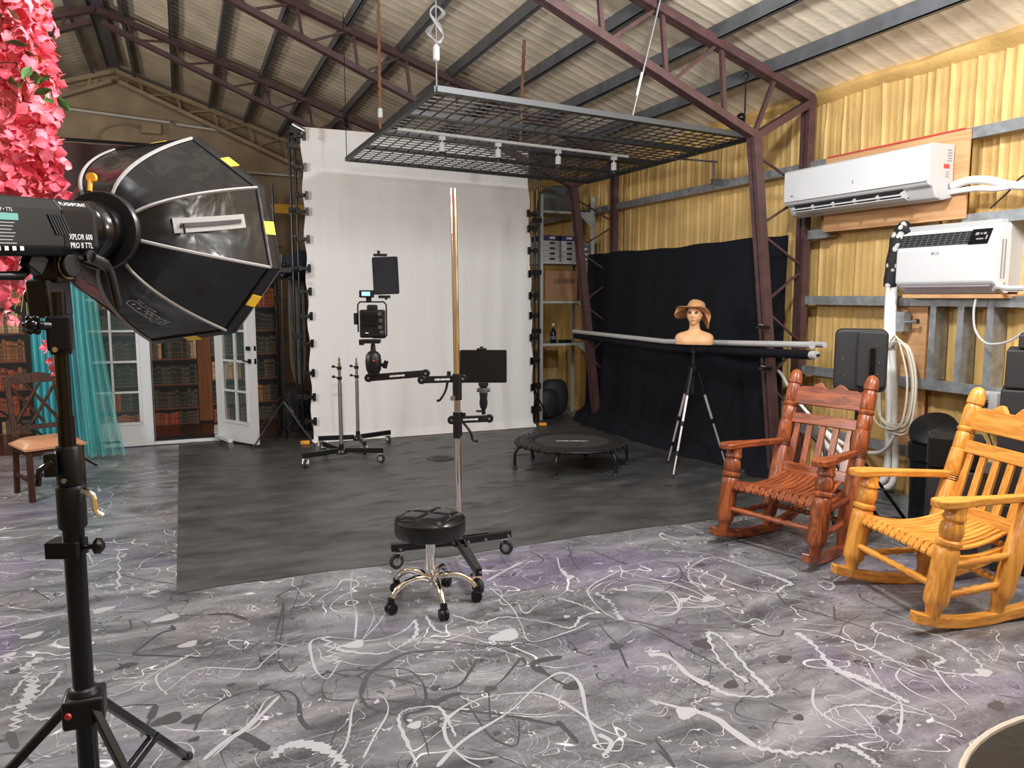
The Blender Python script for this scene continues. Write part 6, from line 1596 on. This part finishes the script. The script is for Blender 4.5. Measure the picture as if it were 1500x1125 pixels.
mb = MB(); q2_(mb, (.701, 0, .95), (.003, .025, .06)); q2_(mb, (.701, 0, 1.09), (.003, .025, .05)); obj('latch_plate', mb, BLACKG, L2)
mb = MB(); mb.bb(-.83, .66, -.02, .02, .01, .045); obj('base_bar', mb, WHITEM, fd)
mb = MB(); mb.bb(-.83, .66, .03, .09, .03, .055); mb.bb(-.83, .66, 0, .1, .055, .075); obj('threshold', mb, BLACKM, fd)
mb = MB(); mb.bb(-.86, -.82, -.02, .12, .03, 2.2); mb.bb(.63, .67, .0, .12, .03, 2.2); mb.bb(-.86, .67, -.02, .12, 2.18, 2.24); obj('door_frame', mb, WHITEM, fd)
mb = MB(); mb.bb(-.045, -.035, -.04, .0, .05, 2.1); obj('weather_strip', mb, BLACKM, fd)
for a, b_ in (((.60, -.02, .07), (.72, -.52, .085)), ((.60, .1, .07), (.62, .55, .085))):
    mb = MB(); mb.beam(a, b_, .05, .035); obj('foot', mb, WHITEM, fd, .003)
    M = Matrix.Rotation(R(20), 3, 'Z') @ Matrix.Rotation(R(90), 3, 'X')
    mb = MB(); mb.lathe([(.01, -.012), (.032, -.012), (.034, 0), (.032, .012), (.01, .012)], 14, V(b_)-V((0, 0, .05)), M); obj('caster', mb, STEEL, fd)

# ------------------------------------------------------------------ library print backdrop (flat printed cloth)
rl = random.Random(5)
LY = 10.6
PRT = attr_mat('printed_cloth', .7)
mb = MB(); LX0, LX1, LZ1 = -3.6, 1.13, 2.55
def quad(x0, x1, z0, z1, c, d): mb.add([(x0, LY-d, z0), (x1, LY-d, z0), (x1, LY-d, z1), (x0, LY-d, z1)], [(0, 1, 2, 3)], c)
quad(LX0, LX1, .01, LZ1, (.008, .007, .007), 0)
pal = {'dark': [(.035, .03, .022), (.05, .045, .035), (.02, .025, .02), (.06, .045, .03)], 'red': [(.25, .05, .02), (.18, .03, .015), (.32, .09, .03), (.14, .04, .02)], 'tan': [(.34, .20, .10), (.40, .27, .14), (.26, .13, .06), (.10, .07, .05)], 'brown': [(.14, .055, .025), (.20, .08, .03), (.09, .04, .02), (.06, .03, .02)]}
def book_row(xa, xb, z0, h, kinds):
    x = xa; kd = rl.choice(kinds); left = rl.randint(5, 12)
    while x < xb-.01:
        if left == 0: kd = rl.choice(kinds); left = rl.randint(4, 14)
        left -= 1
        w = rl.uniform(.026, .048)*(1.25 if kd == 'dark' else 1); w = min(w, xb-x)
        hh = h*rl.uniform(.78, .97); c = rl.choice(pal[kd]); k = rl.uniform(.7, 1.25); c = tuple(q*k*1.5 for q in c)
        if rl.random() < .03: x += w; continue
        quad(x+.0015, x+w-.0015, z0, z0+hh, c, .001)
        g = tuple(min(1, q*1.5+.10*s) for q, s in zip(c, (1, .75, .4)))
        for f in ((.12, .30, .62, .86) if kd != 'tan' else (.2, .8)):
            f += rl.uniform(-.02, .02); quad(x+.004, x+w-.004, z0+hh*f, z0+hh*f+.008, g, .0015)
        if rl.random() < .5: quad(x+.005, x+w-.005, z0+hh*.68, z0+hh*.8, tuple(q*.5 for q in c), .0013)
        x += w
SH = (.16, .055, .03)
bays = [(-3.6, -1.72, (.557, .89, 1.22, 1.55, 1.88, 2.2), .25), (-1.58, .15, (-.04, .237, .543, .864, 1.18, 1.50, 1.82, 2.14), 0), (.31, 1.13, (.0, .15+.12, .58, .90, 1.21, 1.52, 1.84, 2.16), 0)]
kinds_by = [['dark', 'tan', 'brown'], ['red', 'dark'], ['dark', 'red'], ['dark', 'brown'], ['dark', 'tan', 'tan'], ['brown', 'dark'], ['tan', 'dark'], ['red', 'tan']]
for bi, (xa, xb, zs, _) in enumerate(bays):
    zs = [z for z in zs if z > -.1]
    if bi == 0: zs = [-.05, .25]+list(zs)
    for i, z in enumerate(zs):
        z = max(z, .03); zn = zs[i+1] if i+1 < len(zs) else LZ1-.02
        quad(xa, xb, z-.022, z, SH, .0008); quad(xa, xb, z-.006, z, (.28, .11, .06), .0012)
        book_row(xa+.01, xb-.01, z, (zn-z)*.82, kinds_by[(i+bi) % 8])
quad(.15, .31, .05, LZ1, (.25, .085, .025), .002)
for k in range(26):
    x = .155+.15*rl.random(); z = rl.uniform(.1, 2.2); quad(x, x+.004, z, z+rl.uniform(.1, .5), (.13, .04, .012), .0022)
quad(-1.72, -1.58, .05, LZ1, (.012, .009, .008), .002)
def sub_mb(): return mb
o = single('library_backdrop', mb, PRT, 'large printed cloth showing shelves of old books behind the glass doors', 'backdrop')
so = None
mb = MB(); mb.grid(lambda u, v: (LX0+(LX1-LX0)*u, LY-.05-1.25*v, .006+.02*(1-v)**6), 40, 10)
single('floor_cloth', mb, mat('dark_red_brown_print', (.035, .010, .007), .25), 'dark reddish-brown glossy cloth on the floor before the book backdrop', 'floor cloth')
mb = MB(); mb.grid(lambda u, v: (-2.9+3.0*u, 11.2+.03*math.sin(u*40), 2.4+1.17*v-.03*math.sin(u*PI)), 60, 6)
single('maroon_backdrop', mb, mat('maroon_cloth', (.035, .012, .010), .8), 'dark maroon backdrop cloth hanging high behind the softbox', 'backdrop')
mb = MB(); mb.tube([(-3.2, 11.2, 3.58), (.3, 11.2, 3.58)], .02, 8); single('backdrop_bar', mb, BLACKM, 'dark bar carrying the maroon backdrop', 'bar')

# ------------------------------------------------------------------ clutter between the book backdrop and the white backdrop
mb = MB(); mb.bb(.9, 3.2, 12.95, 13.05, 2.98, 3.08); mb.bb(.9, 3.2, 12.94, 12.95, 2.96, 3.10); o = single('yellow_rack_beam', mb, mat('yellow_rack_paint', (.75, .38, .03), .5), 'yellow steel rack beam far behind, left of the white backdrop', 'beam', loc=(2.0, 13, 2.96))
for x in (1.0, 3.9):
    mb = MB(); mb.bb(x-.04, x+.04, 12.9, 12.98, 0, 3.3); single('rack_upright', mb, mat('dark_blue_steel', (.03, .035, .05), .5), 'dark upright post of the yellow-beamed storage rack, '+('left' if x < 2 else 'right'), 'post', 'rack uprights')
# long coats hanging
def coat(x, y, z0, z1, w, c, label, name='hanging_robe'):
    def f(u, v):
        a = 2*PI*u; s = (.55+.45*min(1, (1-v)*6))*(1 if v > .02 else 1)
        ww = w*(.8+.25*math.sin(PI*v*.9))*s
        return (x+ww*math.cos(a)*(1+.08*math.sin(5*a+v*3)), y+.07*math.sin(a)*(1+.2*math.sin(7*a)), z1-(z1-z0)*v if True else 0)
    mb = MB(); mb.grid(lambda u, v: f(u, 1-v), 28, 16, None, True, True)
    return single(name, mb, mat('cloth_%d' % int(c[0]*1000), c, .85, bump=.3, bscale=10), label, 'clothing', 'robes hanging by the backdrop stand')
coat(1.32, 9.9, .55, 2.02, .11, (.15, .135, .12), 'grey-brown robe hanging left of the white backdrop, left of the pair')
coat(1.56, 9.7, .30, 1.98, .13, (.14, .125, .11), 'longer grey-brown robe hanging beside the white backdrop edge, right of the pair')
mb = MB(); mb.sph((1.40, 9.8, 2.02), .22, 20, 12, (1.15, .5, .85)); mb.tube([(1.1, 9.8, 1.92), (1.4, 9.8, 1.98), (1.7, 9.8, 1.94)], .07, 10)
single('dark_blue_bundle', mb, mat('navy_cloth', (.008, .012, .03), .8, bump=.4, bscale=12), 'dark navy bundle of cloth above the hanging robes', 'cloth')
t = thing('garment_rack', 'black garment rack holding the robes left of the white backdrop', 'rack', (1.45, 9.9, 0), 0, None, True)
mb = MB(); mb.tube([(1.0, 9.85, 1.93), (1.95, 9.85, 1.93)], .014, 8); obj('rail', mb, BLACKM, t)
for x in (1.06, 1.9):
    mb = MB(); mb.tube([(x, 9.85, .02), (x, 9.85, 1.93)], .014, 8); obj('post', mb, BLACKM, t)
    mb = MB(); mb.tube([(x, 9.76, .02), (x, 10.1, .02)], .014, 8); obj('foot', mb, BLACKM, t)
mb = MB(); mb.bb(1.14, 1.40, 9.60, 9.72, .001, .5); single('black_case', mb, MATS['black_cabinet'], 'black case on the floor under the hanging robes', 'case', bev=.02)
def small_stand(label, x, y, top, lean=0):
    t = thing('black_light_stand', label, 'stand', (x, y, 0), 0, 'black stands left of the white backdrop', True)
    mb = MB(); mb.tube([(x, y, .1), (x+lean, y, top)], .012, 8); obj('pole', mb, BLACKM, t)
    for a in (200, 320, 80):
        mb = MB(); mb.tube([(x, y, .5), (x+.38*math.cos(R(a)), y+.38*math.sin(R(a)), .012)], .009, 6); obj('leg', mb, BLACKM, t)
    for z in (top*.55, top*.75):
        mb = MB(); mb.lathe([(.02, z), (.02, z+.05)], 10, (x+lean*z/top, y, 0)); mb.tube([(x, y, z+.02), (x+.05, y-.02, z+.03)], .008, 6); obj('knob', mb, BLACK, t)
    return t
small_stand('slim black light stand by the book backdrop edge', 1.02, 9.2, 2.9, -.03)
small_stand('black tripod stand with spread legs left of the white backdrop', .98, 8.7, 2.1, .03)
t = thing('clamp_head', 'black clamp head on the stand left of the white backdrop', 'clamp', (1.05, 8.62, 1.95), 0, None, True)
mb = MB(); mb.sph((1.02, 8.6, 1.98), .035, 10, 8); mb.bb(.93, 1.09, 8.57, 8.63, 1.90, 1.95); mb.tube([(1.0, 8.6, 1.85), (1.1, 8.6, 2.08)], .01, 6); mb.sph((.93, 8.6, 1.86), .025, 8, 6); mb.sph((1.08, 8.6, 1.84), .025, 8, 6); obj('head', mb, BLACK, t)
for i, (px_, py_, lb_) in enumerate(((447, 651, 'small orange strap end on the floor at the left foot of the white backdrop'), (795, 624, 'small orange strap end on the floor at the right foot of the white backdrop'))):
    p = floor_at(px_, py_); mb = MB(); mb.box((p.x, p.y, .022), (.10, .05, .04)); single('orange_strap', mb, ORANGE, lb_, 'strap', 'orange strap ends', bev=.008)
# left edge: posts behind the chair
t = thing('backdrop_frame_stand', 'black stand with tripod legs at the far left edge behind the dining chair', 'stand', (-1.62, 8.2, 0), 0, None, True)
mb = MB(); mb.tube([(-1.62, 8.2, .3), (-1.62, 8.2, 2.6)], .02, 8); obj('pole', mb, BLACKM, t)
for a in (10, 130, 250):
    mb = MB(); mb.tube([(-1.62, 8.2, .65), (-1.62+.8*math.cos(R(a)), 8.2+.8*math.sin(R(a)), .012)], .012, 6); obj('leg', mb, BLACKM, t)
mb = MB(); mb.lathe([(.035, 1.2), (.035, 1.3)], 10, (-1.62, 8.2, 0)); obj('collar', mb, BLACK, t)
small2 = thing('backdrop_frame_stand', 'slim black pole in front of the books behind the cross-back chair', 'stand', (-1.33, 9.7, 0), 0, None, True)
mb = MB(); mb.tube([(-1.33, 9.7, .02), (-1.33, 9.7, 2.5)], .018, 8); obj('pole', mb, BLACKM, small2)
mb = MB(); mb.lathe([(.08, .001), (.08, .02)], 12, (-1.33, 9.7, 0)); obj('base_plate', mb, BLACKM, small2)

# ------------------------------------------------------------------ shelving right of the white backdrop
SHG = mat('light_grey_shelf', (.42, .44, .42), .5)
t = thing('storage_shelves', 'light grey metal storage shelves behind the maroon column', 'shelves', (4.72, 9.5, 0), 0, None, True)
X0, X1, Y0, Y1 = 4.34, 5.10, 9.20, 9.75
zs = (1.02, 1.583, 2.10, 2.755)
for z in zs:
    mb = MB(); mb.bb(X0, X1, Y0, Y1, z-.03, z); obj('shelf_board', mb, SHG, t, .002)
for (x, y) in ((X0, Y0), (X1, Y0), (X0, Y1), (X1, Y1)):
    mb = MB(); mb.bb(x-.02, x+.02, y-.02, y+.02, .0, 2.95); obj('upright', mb, SHG, t)
for z in zs:
    mb = MB(); mb.beam((X1+.021, Y0, z-.12), (X1+.021, Y1, z-.03), .01, .03, (1, 0, 0)); mb.prism([(0, 0), (-.22, 0), (0, -.2)], .01, None, (X1-.0, Y0-.015, z-.03)); obj('bracket', mb, SHG, t)
CARD = mat('cardboard', (.30, .16, .08), .8, var=.1)
c = single('cardboard_box', MB().bb(4.42, 4.90, 9.24, 9.65, 1.584, 1.98), CARD, 'brown cardboard box lettered GERBER on the second shelf', 'box', bev=.004, loc=(4.66, 9.45, 1.584))
bt_ = c
cc = thing('x', '', ''); bpy.data.objects.remove(cc)
M = frame((4.70-4.66, 9.238-9.45, .26), (1, 0, 0), (0, 0, 1), (0, -1, 0))
cu = text('lettering', 'GERBER', .09, M, mat('dark_print', (.03, .02, .015), .7), bt_)
c = single('cardboard_box', MB().bb(4.94, 5.07, 9.24, 9.5, 1.584, 1.95), CARD, 'narrow brown carton at the right end of the second shelf', 'box', bev=.004)
PAPER = mat('pale_carton', (.40, .41, .42), .6); NAVY = mat('navy_carton', (.015, .02, .10), .5); SLATE = mat('slate_carton', (.12, .14, .16), .5)
ordn = ['bottom', 'second', 'third', 'fourth', 'top']
for j, (xa, xb, nm) in enumerate(((4.38, 4.62, 'left'), (4.64, 4.86, 'middle'), (4.89, 5.07, 'right'))):
    nb = (5, 5, 4)[j]
    for k in range(nb):
        z = 2.101+.068*k
        m = SLATE if j == 2 else (NAVY if k == 4 else PAPER)
        o = single('paper_carton', MB().bb(xa, xb, 9.22, 9.6, z, z+.066), m, ('navy blue' if m is NAVY else 'slate grey' if m is SLATE else 'pale grey')+' flat carton, '+(ordn[k] if k < nb-1 else 'top')+' of the '+nm+' pile on the third shelf', 'box', 'flat cartons on the third shelf', bev=.003)
        q = MB(); q.bb(-.03, .05, -.001, 0, .02, .05)
        l_ = obj('printed_label', q, MATS['white_print'] if j == 2 or m is NAVY else MATS['dark_print'], None); l_.parent = o; l_.location = (0, -.191, 0)
def tote(u, v):
    a = 2*PI*u; z = .36*math.sin(v*PI/2); r = math.cos(v*PI/2)**.5
    return (4.72+.30*r*math.cos(a)*(1+.06*math.sin(3*a)), 9.47+.2*r*math.sin(a), 2.757+z)
mb = MB(); mb.grid(tote, 24, 10, None, True, True); mb.lathe([(.001, 2.7565), (.29, 2.757)], 20, (4.72, 9.47, 0), None, False)
single('grey_cloth_bag', mb, mat('grey_bag_cloth', (.11, .115, .12), .8, bump=.4, bscale=12), 'big soft grey cloth bag on the top shelf', 'bag', loc=(4.72, 9.47, 2.757))
t = thing('bottle', 'dark bottle with a white cap on the lowest grey shelf', 'bottle', (4.56, 9.28, 1.021))
mb = MB(); mb.lathe([(.038, 0), (.042, .01), (.042, .13), (.03, .17), (.014, .20), (.014, .235)], 16); obj('body', mb, BLACKG, t)
mb = MB(); mb.lathe([(.017, .23), (.017, .262), (.012, .266)], 12); obj('cap', mb, WHITEM, t)
mb = MB(); mb.lathe([(.0425, .05), (.0425, .1)], 16, cap=False); obj('bottle_label', mb, mat('blue_label', (.08, .1, .22), .5), t)
mb = MB(); mb.tube([(4.64, 9.27, 1.043), (4.82, 9.26, 1.043)], .022, 8); single('black_tool', mb, BLACK, 'black handled tool lying beside the bottle on the lowest shelf', 'tool')
mb = MB(); mb.bb(4.25, 5.1, 10.2, 10.25, 0, .90); single('wooden_board', mb, wood('yellow_ply', (.50, .33, .14), (.38, .24, .09), 'z', .6, 0, .4), 'upright wooden panel below the grey shelves', 'board')
# bags on the floor
def bag(x, y, w, d, h, label):
    mb = MB(); mb.grid(lambda u, v: (x+w*math.cos(2*PI*u)*math.sin(PI*v)**.5*(1+.05*math.sin(6*PI*u)), y+d*math.sin(2*PI*u)*math.sin(PI*v)**.5, h*(.5-.5*math.cos(PI*v))+.001), 24, 14, None, True, True)
    return single('black_bag', mb, mat('charcoal_nylon', (.022, .025, .032), .6, bump=.4, bscale=10), label, 'bag', 'bags on the floor behind the trampoline')
bag(4.50, 9.32, .17, .11, .40, 'charcoal bag on the floor behind the trampoline')
bag(4.72, 9.56, .22, .12, .50, 'larger charcoal bag behind the first, against the shelves')
# corner: reflector leaning in the lower right corner
t = thing('collapsible_reflector', 'black satin collapsible reflector with beige rim at the bottom right corner', 'reflector', (2.9, 1.45, 0), 0, None, True)
cR = V((2.85, 1.25, .02)); rr_ = .75
def disc(u, v):
    a = 2*PI*u; r = rr_*v; return cR+V((r*math.cos(a), r*.707*math.sin(a), .02*math.sin(3*a)*v*(1-v)*3+.03))
mb = MB(); mb.grid(disc, 48, 8, None, True, True); obj('satin_face', mb, wrinkle('grey_satin', (.012, .013, .012), .4), t)
mb = MB(); mb.tube([disc(i/48, 1) for i in range(48)], .012, 8, True); obj('rim', mb, mat('beige_rim', (.45, .40, .33), .6), t)
